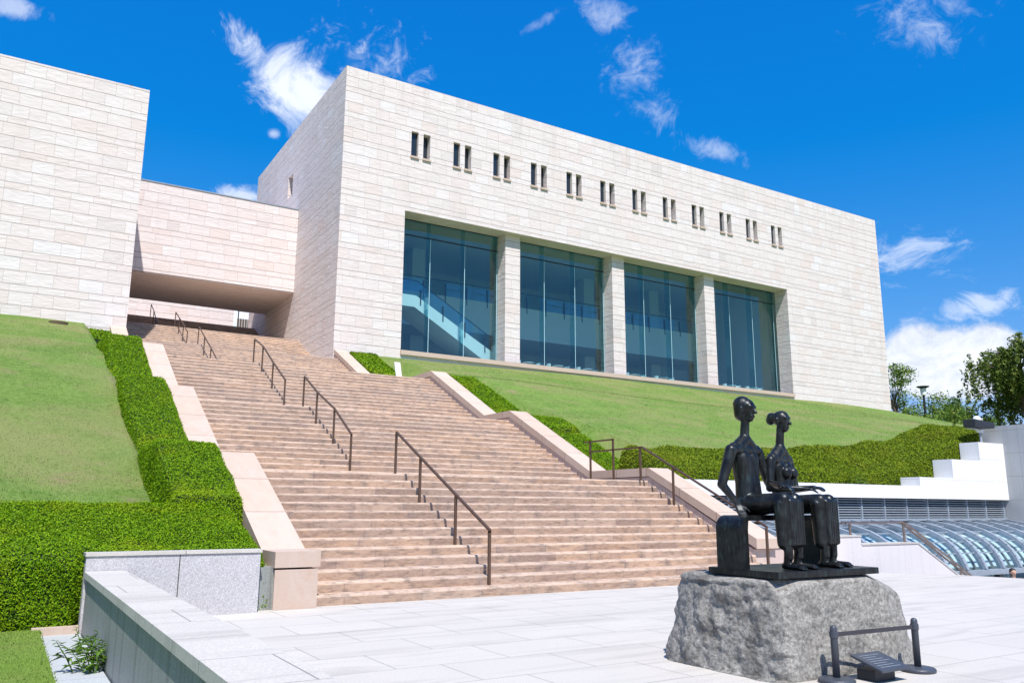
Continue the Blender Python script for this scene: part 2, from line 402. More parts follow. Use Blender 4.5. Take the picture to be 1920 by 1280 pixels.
def grasscol(b, p):
    n1 = b.noise(p, 0.22, 5, 0.6, 0.5); n2 = b.noise(p, 1.1, 6, 0.7); n3 = b.noise(p, 9, 6, 0.75)
    col = b.mix(b.mr(n2, 0.36, 0.64), (0.085, 0.165, 0.022), (0.145, 0.235, 0.042))
    col = b.mix(b.mr(n3, 0.40, 0.60, 0, 0.65), col, (0.20, 0.275, 0.075))
    col = b.mix(b.mr(b.noise(p, 5, 5, 0.75), 0.52, 0.66, 0, 0.5), col, (0.05, 0.11, 0.016))
    col = b.mix(b.mr(n1, 0.44, 0.62, 0, 0.8), col, (0.225, 0.235, 0.085))
    col = b.mix(b.mr(b.noise(p, 0.65, 6, 0.7), 0.55, 0.70, 0, 0.7), col, (0.27, 0.20, 0.115))
    x, y, z = b.sep(p)
    fresh = b.m('MULTIPLY', b.m('LESS_THAN', x, 0.68), b.m('LESS_THAN', y, 13.45))
    col = b.mix(b.m('MULTIPLY', fresh, 0.6), col, (0.19, 0.31, 0.035))
    dry = b.m('MULTIPLY', b.mr(x, 0.2, 2.2), b.mr(y, 20.5, 15.5)); dry = b.m('MULTIPLY', dry, b.m('LESS_THAN', x, 4.0))
    dn = b.mr(b.m('MULTIPLY_ADD', b.noise(p, 1.7, 5, 0.7), 0.9, b.m('MULTIPLY_ADD', dry, 0.5, -0.5)), 0.18, 0.5, 0, 0.8)
    col = b.mix(b.m('MULTIPLY', dn, b.m('GREATER_THAN', dry, 0.001)), col, (0.26, 0.19, 0.13))
    return col
def lawnmat(b, pr):
    p = b.pos()
    setp(b, pr, grasscol(b, p), 0.9, b.bump(b.noise(p, 16, 6, 0.75), 0.9, 0.06), spec=0.15)
M['lawn'] = material('lawn_turf', lawnmat)
def blademat(b, pr):
    p = b.pos(); ri = b.new('ShaderNodeNewGeometry').outputs['Random Per Island']
    col = grasscol(b, p)
    col = b.mix(b.m('MULTIPLY', ri, 0.45), col, (0.30, 0.40, 0.10))
    col = b.mix(1.0, col, (1.1, 1.1, 1.1), 'MULTIPLY')
    gv = b.m('MULTIPLY_ADD', b.white(b.m('MULTIPLY', ri, 91.0)), 0.95, 0.50)
    col = b.mix(1.0, col, b.comb(gv, gv, gv), 'MULTIPLY')
    setp(b, pr, col, 0.7, None, None, 0.2)
    tr = b.new('ShaderNodeBsdfTranslucent'); b.l.new(col, tr.inputs[0])
    mx = b.new('ShaderNodeMixShader'); mx.inputs[0].default_value = 0.5
    b.l.new(pr.outputs[0], mx.inputs[1]); b.l.new(tr.outputs[0], mx.inputs[2])
    b.l.new(mx.outputs[0], b.n['Material Output'].inputs[0])
M['blade'] = material('grass_blades', blademat)

def glass(tint, refl=0.0, rough=0.0):
    def fn(b, pr):
        b.n.remove(pr)
        tr = b.new('ShaderNodeBsdfTransparent'); tr.inputs[0].default_value = tuple(tint)+(1,)
        gl = b.new('ShaderNodeBsdfGlossy'); gl.inputs['Roughness'].default_value = rough; gl.inputs[0].default_value = (0.9, 0.97, 1, 1)
        ge = b.new('ShaderNodeNewGeometry')
        ca = b.m('ABSOLUTE', b.vm('DOT_PRODUCT', ge.outputs['Incoming'], ge.outputs['Normal']))
        fac = b.m('ADD', b.m('MULTIPLY_ADD', b.m('POWER', b.m('SUBTRACT', 1.0, ca, clamp=True), 5.0), 0.95, 0.04), refl, clamp=True)
        mx = b.new('ShaderNodeMixShader'); b.l.new(fac, mx.inputs[0])
        b.l.new(tr.outputs[0], mx.inputs[1]); b.l.new(gl.outputs[0], mx.inputs[2])
        b.l.new(mx.outputs[0], b.n['Material Output'].inputs[0])
    return fn
M['glass'] = material('teal_glass', glass((0.80, 0.925, 0.94), 0.02))
M['fin'] = material('green_glass_fin', glass((0.62, 0.85, 0.88), 0.05))
M['clear'] = material('clear_glass', glass((0.72, 0.88, 0.95), 0.05))
M['vault'] = material('vault_glass', glass((0.70, 0.84, 0.89), 0.06))
M['strip'] = material('glazing_joint', flat((0.42, 0.66, 0.72), 0.4, var=0.02))
M['darkpane'] = material('dark_pane', flat((0.02, 0.028, 0.04), 0.12, 0, 0.6))

# ------------------------------------------------------------------ mesh helpers
class MB:
    def __init__(s): s.v = []; s.f = []; s.mi = []; s.smooth = False
    def add(s, vs, fs, mi=0):
        o = len(s.v); s.v += [tuple(q) for q in vs]
        s.f += [tuple(i+o for i in q) for q in fs]; s.mi += [mi]*len(fs)
    def box(s, x0, x1, y0, y1, z0, z1, mi=0):
        s.add([(x0,y0,z0),(x1,y0,z0),(x1,y1,z0),(x0,y1,z0),(x0,y0,z1),(x1,y0,z1),(x1,y1,z1),(x0,y1,z1)],
              [(0,3,2,1),(4,5,6,7),(0,1,5,4),(1,2,6,5),(2,3,7,6),(3,0,4,7)], mi)
    def beam(s, a, b_, w, h=None, mi=0, up=(0,0,1)):
        a = Vector(a); b_ = Vector(b_); h = h or w
        d = (b_-a).normalized(); u = Vector(up)
        if abs(d.dot(u)) > 0.98: u = Vector((0,1,0))
        r = d.cross(u).normalized(); u = r.cross(d).normalized()
        vs = []
        for q in (a, b_):
            for sx, sy in ((-1,-1),(1,-1),(1,1),(-1,1)): vs.append(q + r*(sx*w/2) + u*(sy*h/2))
        s.add(vs, [(0,1,2,3),(7,6,5,4),(0,4,5,1),(1,5,6,2),(2,6,7,3),(3,7,4,0)], mi)
    def tube(s, pts, rad, n=10, mi=0, cap=True):
        pts = [Vector(q) for q in pts]
        rads = rad if isinstance(rad, (list, tuple)) else [rad]*len(pts)
        o = len(s.v); prev = None
        for i, q in enumerate(pts):
            d = (pts[min(i+1, len(pts)-1)] - pts[max(i-1, 0)]).normalized()
            ref = Vector((1,0,0)) if abs(d.x) < 0.9 else Vector((0,1,0))
            if prev is not None: ref = prev
            u = (ref - d*ref.dot(d)).normalized(); w = d.cross(u); prev = u
            for k in range(n):
                a = 2*math.pi*k/n; s.v.append(tuple(q + (u*math.cos(a)+w*math.sin(a))*rads[i]))
        for i in range(len(pts)-1):
            for k in range(n):
                s.f.append((o+i*n+k, o+i*n+(k+1)%n, o+(i+1)*n+(k+1)%n, o+(i+1)*n+k)); s.mi.append(mi)
        if cap:
            s.f.append(tuple(o+k for k in reversed(range(n)))); s.mi.append(mi)
            e = o+(len(pts)-1)*n; s.f.append(tuple(e+k for k in range(n))); s.mi.append(mi)
    def lathe(s, prof, c, n=24, mi=0):
        o = len(s.v)
        for r, z in prof:
            for k in range(n):
                a = 2*math.pi*k/n; s.v.append((c[0]+r*math.cos(a), c[1]+r*math.sin(a), c[2]+z))
        for i in range(len(prof)-1):
            for k in range(n):
                s.f.append((o+i*n+k, o+i*n+(k+1)%n, o+(i+1)*n+(k+1)%n, o+(i+1)*n+k)); s.mi.append(mi)
        e = o+(len(prof)-1)*n
        s.f.append(tuple(o+k for k in reversed(range(n)))); s.f.append(tuple(e+k for k in range(n))); s.mi += [mi]*2
    def prism(s, poly, axis, a, b_, mi=0):
        # poly in the two other axes (x: (y,z); y: (x,z); z: (x,y)), extruded a..b
        n = len(poly)
        def P(q, t): return {'x': (t, q[0], q[1]), 'y': (q[0], t, q[1]), 'z': (q[0], q[1], t)}[axis]
        vs = [P(q, a) for q in poly] + [P(q, b_) for q in poly]
        fs = [tuple(range(n)), tuple(range(2*n-1, n-1, -1))] + [(i, i+n, (i+1)%n+n, (i+1)%n) for i in range(n)]
        s.add(vs, fs, mi)
    def build(s, name, mats, parent=None, smooth=False, bevel=0.0, fixn=True):
        me = bpy.data.meshes.new(name); me.from_pydata(s.v, [], s.f)
        mats = mats if isinstance(mats, (list, tuple)) else [mats]
        for k in mats: me.materials.append(M[k] if isinstance(k, str) else k)
        me.polygons.foreach_set('material_index', s.mi)
        if fixn:
            import bmesh
            bm = bmesh.new(); bm.from_mesh(me); bmesh.ops.recalc_face_normals(bm, faces=bm.faces); bm.to_mesh(me); bm.free()
        if smooth: me.polygons.foreach_set('use_smooth', [True]*len(me.polygons))
        me.update()
        o = bpy.data.objects.new(name, me); COL.objects.link(o)
        if parent is not None: o.parent = parent; o.matrix_parent_inverse = Matrix.Translation(-parent.location)
        if bevel:
            bv = o.modifiers.new('bevel', 'BEVEL'); bv.width = bevel; bv.segments = 2; bv.limit_method = 'ANGLE'; bv.angle_limit = R(40)
        return o
def tag(o, label=None, cat=None, group=None, kind=None):
    if label: o['label'] = label
    if cat: o['category'] = cat
    if group: o['group'] = group
    if kind: o['kind'] = kind
    return o
def empty(name, loc, label, cat, group=None):
    o = bpy.data.objects.new(name, None); COL.objects.link(o); o.location = loc; o.empty_display_size = 0.3
    return tag(o, label, cat, group)
def npmesh(name, V, F, mats, mi=None, smooth=False, parent=None):
    """V (n,3), F (m,k) arrays, all faces with k corners"""
    me = bpy.data.meshes.new(name); n, mm, k = len(V), len(F), F.shape[1]
    me.vertices.add(n); me.vertices.foreach_set('co', np.ascontiguousarray(V, dtype=np.float32).ravel())
    me.loops.add(mm*k); me.loops.foreach_set('vertex_index', np.ascontiguousarray(F, dtype=np.int32).ravel())
    me.polygons.add(mm); me.polygons.foreach_set('loop_start', np.arange(0, mm*k, k, dtype=np.int32))
    for q in mats: me.materials.append(M[q])
    if mi is not None: me.polygons.foreach_set('material_index', np.asarray(mi, dtype=np.int32))
    if smooth: me.polygons.foreach_set('use_smooth', np.ones(mm, dtype=bool))
    me.update(calc_edges=True); me.validate()
    o = bpy.data.objects.new(name, me); COL.objects.link(o)
    if parent is not None: o.parent = parent; o.matrix_parent_inverse = Matrix.Translation(-parent.location)
    return o
def leafquads(P, Nn, size, spread=0.8, aspect=0.55):
    n = len(P)
    Nn = Nn + rng.normal(0, spread, (n, 3)); Nn /= np.linalg.norm(Nn, axis=1)[:, None]+1e-9
    t = rng.normal(0, 1, (n, 3)); t -= Nn*(t*Nn).sum(1)[:, None]; t /= np.linalg.norm(t, axis=1)[:, None]+1e-9
    b_ = np.cross(Nn, t); s = (size*rng.uniform(0.6, 1.35, n))[:, None]
    a, c = t*s, b_*s*aspect
    V = np.stack([P-a, P+c*0.9-a*0.1, P+a, P-c*0.9-a*0.1], 1).reshape(-1, 3)
    return V, np.arange(4*n).reshape(-1, 4)

# ------------------------------------------------------------------ the ground, plaza, lawns
g = MB(); g.add([(-3000,-3000,-6),(3000,-3000,-6),(3000,3000,-6),(-3000,3000,-6)], [(0,1,2,3)])
tag(g.build('ground', 'lawn'), kind='structure')
pl = MB(); pl.prism([(1.62,-16),(21.6,-16),(21.3,10.6),(20.9,12.3),(20.0,13.5),(18.9,14.46),(3.5,14.46),(3.5,13.6),(1.62,13.6)], 'z', -2.4, 0.0)
tag(pl.build('plaza', 'paver'), kind='structure')
lt = MB(); lt.box(18.9, 60, -16, 19.5, -2.6, -1.92)
tag(lt.build('lower_terrace', 'granite'), kind='structure')

def lerp(x, xs, ys): return np.interp(x, xs, ys)
SA = [13.0, 14.3, 18.3, 21.05, 26.0, 27.85, 32.8, 39.4, 45.85, 60]      # bends of the stair's pitch line
SZ = [0.0, 0.17, 2.40, 2.40, 4.80, 4.80, 7.25, 7.25, 10.40, 10.40]
LP = ([12.5, 15, 16.97, 20.66, 31.2, 33.4, 36, 45.85, 60], [0.1, 0.75, 1.38, 2.66, 6.72, 7.25, 7.9, 10.70, 11.2])
CY = [13.5, 14.35, 18.25, 21.05, 25.95, 27.85, 32.75, 39.4, 45.84]; CZ = [0.9, 0.9, 2.76, 2.76, 5.16, 5.16, 7.61, 7.61, 10.72]
def left_lawn_z(x, y):
    z = lerp(y, *LP)
    z = np.where(x > 2.75, np.minimum(z, lerp(y, CY, CZ)-0.45), z)
    return z + 0.10*np.sin(x*0.7+1)*np.sin(y*0.33)*np.clip((3-x)/4, 0, 1)
def right_lawn_z(x, y):
    z = lerp(y, [18, 20, 21, 30, 33.2, 36.5, 46, 52, 70], [2.2, 3.1, 3.75, 6.45, 7.35, 8.05, 10.72, 11.0, 11.2])
    w = np.clip((26-x)/9, 0, 1)
    z2 = lerp(y, [18, 20, 21, 26, 28.4, 33.0, 37.5, 46, 70], [2.2, 3.0, 3.5, 5.2, 5.65, 7.60, 8.25, 10.70, 11.2])
    z = z*(1-w)+z2*w
    z = np.where(x < 18.35, np.minimum(z, lerp(y, CY, CZ)-0.30), z)
    z = z + 0.16*np.sin(x*0.22)*np.sin((y-18)*0.24)
    z = z - np.clip(x-60, 0, 60)*0.020*np.clip((y-30)/12, 0, 1) - np.clip(x-69.5, 0, 60)*0.03*np.clip((y-30)/12, 0, 1)
    return np.where((x > 37) & (y < 22.5), np.maximum(z, 4.7), z)
def lawn_mesh(name, x0, x1, y0, y1, nx, ny, fn):
    xs = np.linspace(x0, x1, nx); ys = np.linspace(y0, y1, ny)
    X, Y = np.meshgrid(xs, ys); Z = fn(X, Y)
    V = np.stack([X, Y, Z], -1).reshape(-1, 3)
    i = np.arange(nx*ny).reshape(ny, nx)
    F = np.stack([i[:-1,:-1], i[:-1,1:], i[1:,1:], i[1:,:-1]], -1).reshape(-1, 4)
    return tag(npmesh(name, V, F, ['lawn'], smooth=True), kind='structure')
lawn_mesh('lawn', -26, 3.86, 15.3, 46.2, 150, 130, left_lawn_z)
lawn_mesh('lawn', 16.5, 130, 18.5, 60, 460, 120, right_lawn_z)
far = MB(); far.box(69.5, 600, 60.0, 300, -6, 8.5); far.box(-40, 69.5, 46.3, 110, -6, 10.0)
tag(far.build('terrain', 'lawn'), kind='structure')
ll = MB(); ll.box(-26, 0.64, -16, 13.4, -2.4, -0.05)
tag(ll.build('lawn', 'lawn'), kind='structure')
gt = MB(); gt.box(0.64, 1.14, -16, 13.33, -2.4, -0.13)
tag(gt.build('gutter', 'slab'), kind='structure')
kb = MB(); kb.box(0.55, 1.12, 13.33, 13.46, -0.3, -0.03)
tag(kb.build('kerb', 'coping'), kind='structure')

def blades(name, x0, x1, y0, y1, n, fn, hgt, wid, label, power=1.0):
    u = rng.uniform(0, 1, n)**power
    y = y0+(y1-y0)*u; x = rng.uniform(x0, x1, n); z = fn(x, y)
    P = np.stack([x, y, z-0.01], 1)
    a = rng.uniform(0, 2*math.pi, n); h = hgt*rng.uniform(0.5, 1.3, n); w = wid*rng.uniform(0.7, 1.3, n)
    d = np.stack([np.cos(a), np.sin(a), np.zeros(n)], 1)
    lean = rng.normal(0, 0.45, (n, 3))*h[:, None]; lean[:, 2] = 0
    V = np.stack([P-d*w[:, None], P+d*w[:, None], P+lean+np.array([0,0,1])*h[:, None]], 1).reshape(-1, 3)
    o = npmesh(name, V, np.arange(3*n).reshape(-1, 3), ['blade'])
    return tag(o, label, 'grass', kind='stuff')
blades('grass', -3.2, 0.66, 7.6, 13.38, 26000, lambda x, y: x*0-0.05, 0.03, 0.006, 'short bright grass on the low level left of the granite wall')
blades('grass', -2.0, 2.6, 15.4, 45.5, 80000, left_lawn_z, 0.032, 0.007, 'clipped grass on the slope left of the stairs', 1.5)
blades('grass', 17.8, 75, 20.6, 45.6, 100000, right_lawn_z, 0.04, 0.014, 'clipped grass on the slope below the glass front', 1.0)

# ------------------------------------------------------------------ the museum block
FY, XL, XR, ZT = 46.0, 15.8, 69.4, 29.1
def holed_wall(mb, a0, a1, z0, z1, holes, place, depth, mi=0):
    """front face with openings; holes (a0,a1,z0,z1); place(a,z,d) -> xyz with d the depth into the wall"""
    A = sorted({a0, a1, *[h[0] for h in holes], *[h[1] for h in holes]})
    Z = sorted({z0, z1, *[h[2] for h in holes], *[h[3] for h in holes]})
    for i in range(len(A)-1):
        for j in range(len(Z)-1):
            ca, cz = (A[i]+A[i+1])/2, (Z[j]+Z[j+1])/2
            if any(h[0] < ca < h[1] and h[2] < cz < h[3] for h in holes): continue
            mb.add([place(A[i],Z[j],0), place(A[i+1],Z[j],0), place(A[i+1],Z[j+1],0), place(A[i],Z[j+1],0)], [(0,1,2,3)], mi)
    for h in holes:
        d = h[4] if len(h) > 4 else depth
        p = [(h[0],h[2]),(h[1],h[2]),(h[1],h[3]),(h[0],h[3])]
        for q in range(4):
            a, b_ = p[q], p[(q+1)%4]
            mb.add([place(*a,0), place(*b_,0), place(*b_,d), place(*a,d)], [(0,1,2,3)], mi)
bld = empty('museum_building', (42, 46, 10.5), 'large pink stone museum block with four tall glass bays and paired slit windows', 'building')
SLX = []
for k in range(12):
    SLX += [20.4+3.1*k, 21.26+3.1*k]
wx0, wx1, wz0, wz1 = 20.1, 56.05, 11.15, 20.25
SLD = [0.24 if i % 2 == 0 else 0.46 for i in range(24)]
holes = [(x, x+0.5, 24.06, 25.8, d_+0.05) for x, d_ in zip(SLX, SLD)] + [(wx0, wx1, wz0, wz1, 1.35)]
w = MB()
holed_wall(w, XL, XR, 4.0, ZT, holes, lambda a, z, d: (a, FY+d, z), 1.0)
holed_wall(w, FY, 67.3, 4.0, ZT, [(56.7, 57.85, 24.0, 25.7, 0.9)], lambda a, z, d: (XL+d, a, z), 1.0)
w.add([(XR,FY,4),(XR,67.3,4),(XR,67.3,ZT),(XR,FY,ZT)], [(0,1,2,3)])
w.add([(XL,67.3,4),(XR,67.3,4),(XR,67.3,ZT),(XL,67.3,ZT)], [(0,1,2,3)])
w.add([(XL,FY,ZT),(XR,FY,ZT),(XR,67.3,ZT),(XL,67.3,ZT)], [(0,1,2,3)])
w.build('wall', 'clad', bld, fixn=False)
# window slits
fr0 = None
for x, d_ in zip(SLX, SLD):
    s = MB(); s.box(x-0.05, x+0.55, FY-0.10, FY+0.06, 23.93, 24.06)
    s = s.build('sill', 'coping', bld)
    q = MB(); q.box(x, x+0.5, FY+d_, FY+d_+0.04, 24.06, 25.8); q.build('slit_window', 'darkpane', bld)
q = MB(); q.box(XL+0.85, XL+0.89, 56.7, 57.85, 24.0, 25.7); q.build('slit_window', 'darkpane', bld)
# long sill under the glass
s = MB(); s.box(wx0-0.02, wx1+0.05, FY-0.14, FY+1.9, 10.87, 11.15); s.build('sill', 'coping', bld)
# piers
PX = [(20.1, 20.101), (27.95, 29.15), (37.30, 38.45), (46.75, 47.85), (56.05, 56.051)]
for a, b_ in PX[1:4]:
    p = MB(); p.box(a, b_, FY+0.55, FY+2.1, 11.15, wz1+0.02); p.build('pier', 'clad', bld)
# glass bays
GY = FY+1.6
for i in range(4):
    a, b_ = PX[i][1], PX[i+1][0]
    gm = MB(); gm.box(a, b_, GY, GY+0.03, 11.15, 21.2); gp = gm.build('window', 'glass', bld)
    n = 3
    for k in range(n+1):
        xx = a+(b_-a)*k/n
        xx = min(max(xx, a+0.07), b_-0.07)
        fm = MB(); fm.box(xx-0.012, xx+0.012, GY+0.05, GY+0.62, 11.15, 21.2); fm.build('glass_fin', 'fin', gp)
        sm = MB(); sm.box(xx-0.018, xx+0.018, GY-0.012, GY-0.002, 11.15, 19.25); sm.build('joint_strip', 'strip', gp)
    tm = MB(); tm.box(a, b_, GY-0.02, GY+0.05, 19.22, 19.29); tm.build('transom', 'dark', gp)
    hm = MB(); hm.box(a, b_, GY-0.22, GY-0.02, 20.27, 20.9); hm.build('head_channel', 'dark', gp)
# interior
i_ = MB()
i_.box(16.4, 68.8, GY+0.1, 62, 10.9, 11.2); i_.build('floor', 'floor', bld)
i_ = MB()
i_.box(16.4, 68.8, 62, 62.3, 11.2, 22.0); i_.box(16.1, 16.4, GY+0.1, 62.3, 11.2, 22); i_.box(57.6, 57.9, GY+0.1, 62.3, 11.2, 22)
i_.box(16.4, 57.6, 60.2, 60.4, 11.2, 15.2)
i_.build('interior_wall', 'white', bld)
i_ = MB(); i_.box(16.1, 68.8, GY+0.1, 62.3, 21.6, 22.0); i_.box(16.1, 68.8, FY+1.30, GY+0.1, 20.95, 22.0); i_.build('ceiling', 'white', bld)
mz = MB(); mz.box(22.5, 52.5, 53.2, 61.9, 14.95, 15.15); mz.box(22.5, 52.5, 53.0, 53.2, 14.55, 17.05); mz.box(22.5, 52.5, 53.2, 56.5, 14.6, 14.95)
mz = mz.build('mezzanine', 'white', bld)
gl = MB(); gl.box(22.5, 52.5, 53.05, 53.08, 17.05, 18.2); gl = gl.build('balustrade_glass', 'clear', mz)
hb = MB(); hb.beam((22.5,53.06,18.22),(52.5,53.06,18.22),0.06)
for k in range(17): hb.box(23+1.8*k, 23.06+1.8*k, 52.96, 53.1, 16.6, 18.0)
hb.build('handrail', 'dark', mz)
cl = MB()
for x in (26.0, 34.5, 42.6, 50.2): cl.box(x-0.55, x+0.55, 56.5, 57.6, 11.2, 21.6)
cl.build('column', 'white', bld)
# interior stair with solid stringer
st = MB(); st.prism([(20.3,15.55),(22.3,15.55),(28.9,11.95),(28.9,11.2),(28.35,11.2),(22.2,14.75),(20.3,14.75)], 'y', 48.75, 48.95)
st.prism([(20.3,15.3),(22.3,15.3),(28.9,11.7),(28.9,11.2),(28.35,11.2),(22.2,14.85),(20.3,14.85)], 'y', 48.95, 51.6)
st = st.build('interior_stair', 'whitep', bld)
sg = MB(); sg.prism([(20.3,15.56),(22.3,15.56),(28.9,11.96),(28.9,12.9),(22.4,16.55),(20.3,16.55)], 'y', 48.8, 48.82); sg.build('balustrade_glass', 'clear', st)
sh = MB(); sh.beam((20.3,48.81,16.58),(22.4,48.81,16.58),0.05); sh.beam((22.4,48.81,16.58),(28.9,48.81,12.92),0.05)
for x in (21.0, 22.6, 24.3, 26.0, 27.6): 
    zz = 15.5 if x < 22.3 else 15.55-(x-22.3)*0.5455
    sh.box(x, x+0.07, 48.70, 48.83, zz-0.45, zz+0.6)
sh.build('handrail', 'dark', st)
bk = MB(); bk.box(53.2, 56.6, 59.0, 59.9, 11.2, 13.9); bk.build('interior_screen', 'fixture', bld)

# cafe furniture by the glass
def cafe_table(x, y, first):
    if first is None:
        t = empty('cafe_table', (x, y, 11.2), None, 'table', 'cafe tables behind the glass')
        a = MB(); a.lathe([(0.001,0.70),(0.42,0.70),(0.43,0.72),(0.42,0.74),(0.001,0.74)], (x, y, 11.2), 20); a.build('tabletop', 'whitep', t)
        a = MB(); a.lathe([(0.24,0.0),(0.24,0.02),(0.035,0.05),(0.035,0.70)], (x, y, 11.2), 14); a.build('pedestal', 'louver', t)
        return t
    return clone(first, (x, y, 11.2))
def clone(o, loc, rz=None):
    c = o.copy(); COL.objects.link(c); c.location = loc
    if rz is not None: c.rotation_euler = (0, 0, rz)
    for ch in o.children:
        d = ch.copy(); COL.objects.link(d); d.parent = c; d.matrix_parent_inverse = ch.matrix_parent_inverse.copy()
        for gch in ch.children:
            e = gch.copy(); COL.objects.link(e); e.parent = d; e.matrix_parent_inverse = gch.matrix_parent_inverse.copy()
    return c
def cafe_chair_proto(x, y):
    t = empty('cafe_chair', (x, y, 11.2), None, 'chair', 'white cafe chairs behind the glass')
    a = MB(); a.prism([(-0.22,-0.21),(0.22,-0.21),(0.24,0.05),(0.17,0.22),(-0.17,0.22),(-0.24,0.05)], 'z', 0.43, 0.46)
    a.v = [(q[0]+x, q[1]+y, q[2]+11.2) for q in a.v]; a.build('seat', 'whitep', t)
    a = MB()
    for k in range(8):
        a0 = math.pi*(0.08+0.84*k/8); a1 = math.pi*(0.08+0.84*(k+1)/8)
        for (ra, rb) in ((0.25, 0.235),):
            P = lambda r, an, z: (x+r*math.cos(an), y+r*math.sin(an)*0.95, 11.2+z)
            a.add([P(ra,a0,.46),P(ra,a1,.46),P(ra+.03,a1,.82),P(ra+.03,a0,.82),P(rb,a0,.46),P(rb,a1,.46),P(rb+.03,a1,.82),P(rb+.03,a0,.82)],
                  [(0,1,2,3),(7,6,5,4),(3,2,6,7),(0,4,5,1),(0,3,7,4),(1,5,6,2)])
    a.build('backrest', 'whitep', t)
    for sx in (-1, 1):
        for sy in (-1, 1):
            a = MB(); a.tube([(x+sx*0.16, y+sy*0.15, 11.64), (x+sx*0.22, y+sy*0.21, 11.2)], 0.012, 6); a.build('leg', 'louver', t)
    return t
tx = [31.6, 34.2, 36.9, 41.6, 44.6, 49.6, 52.2, 54.9]
lab = ['first white cafe table behind the second glass bay, next to the pier', 'middle white cafe table behind the second glass bay', 'right hand white cafe table behind the second glass bay',
       'left hand white cafe table behind the third glass bay', 'right hand white cafe table behind the third glass bay',
       'left hand white cafe table behind the fourth glass bay', 'middle white cafe table behind the fourth glass bay', 'right hand white cafe table behind the fourth glass bay']
t0 = c0 = None
for i, x in enumerate(tx):
    y = 49.3
    t = cafe_table(x, y, t0); t['label'] = lab[i]; t0 = t0 or t
    for sd, rz, wd in ((-0.75, R(90), 'left'), (0.75, R(-90), 'right')):
        if c0 is None:
            c0 = cafe_chair_proto(0, 0); c = c0; c.location = (x+sd, y, 11.2)
            c.rotation_euler = (0, 0, rz)
        else: c = clone(c0, (x+sd, y, 11.2), rz)
        c['label'] = 'white cafe chair %s of the %s' % (wd, lab[i].replace('white cafe ', '').replace(', next to the pier', '').replace(' hand', ''))

# ------------------------------------------------------------------ left tower, bridge, wall behind
w = MB(); w.box(-26, 4.6, 45.85, 74, 4, 24.07)
tw = w.build('stone_tower', 'clad'); tag(tw, 'windowless pale stone block at the left of the stairs', 'building')
for x in (-0.9, 1.5, 3.6):
    a = MB(); a.box(x, x+0.12, 45.9, 46.05, 24.07, 24.16); a.build('roof_anchor', 'dark', tw)
br = empty('bridge_wing', (10.2, 54.8, 16.13), 'stone bridge wing spanning over the stairs between the two blocks', 'bridge')
w = MB(); w.box(4.602, 15.797, 54.8, 62.3, 16.2, 22.2); w.build('wall', 'clad', br)
w = MB(); w.box(4.604, 15.794, 54.83, 62.27, 16.13, 16.2); w.build('soffit', 'soffit', br)
w = MB(); w.box(4.61, 15.79, 54.76, 55.1, 22.2, 22.28); w.build('parapet_cap', 'louver', br)
w = MB(); w.box(4.7, 16.27, 75, 76, 10, 24); bw = w.build('stone_wall', 'clad'); tag(bw, 'sunlit stone wall at the top of the stairs behind the bridge', 'wall')
tr_ = MB(); tr_.box(15.8, 40, 67.3, 90, 10, 15.45); tag(tr_.build('terrace', 'paver'), kind='structure')

# ------------------------------------------------------------------ the grand staircase
FL = [(13.7, 0.0, 14, 0.1714, 0.354), (21.4, 2.40, 14, 0.1714, 0.354), (28.2, 4.80, 14, 0.175, 0.354), (39.75, 7.25, 16, 0.175, 0.354), (48.4, 10.05, 14, 0.175, 0.354), (60.0, 12.5, 17, 0.175, 0.30)]
stair = empty('grand_staircase', (10.2, 13.7, 0), 'broad flight of worn pink stone steps with landings climbing to the bridge', 'staircase')
SX0, SX1 = 4.6, 15.8
for fi, (y0, z0, n, r, t) in enumerate(FL):
    for k in range(n):
        ya, za = y0+k*t, z0+k*r
        last = (k == n-1)
        yb = (FL[fi+1][0]+0.02 if fi+1 < len(FL) else 75.2) if last else ya+t+0.02
        a = MB()
        bot = za-0.02
        a.prism([(ya+0.004, bot), (ya, za+r-0.036), (ya+0.010, za+r-0.011), (ya+0.034, za+r), (yb, za+r), (yb, bot)], 'x', SX0-0.02, SX1+0.02)
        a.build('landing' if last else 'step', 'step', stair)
b_ = MB()
b_.prism([(13.9,-2)]+[(q, z-0.25) for q, z in ((14.3,0.17),(18.5,2.40),(21.5,2.40),(26.2,4.8),(28.3,4.8),(33,7.25),(39.9,7.25),(45.3,10.05),(48.6,10.05),(53.3,12.5),(60.2,12.5),(65,15.4))]+[(75.2,15.2),(75.2,-2)], 'x', SX0, SX1)
b_.build('substructure', 'panel', stair)

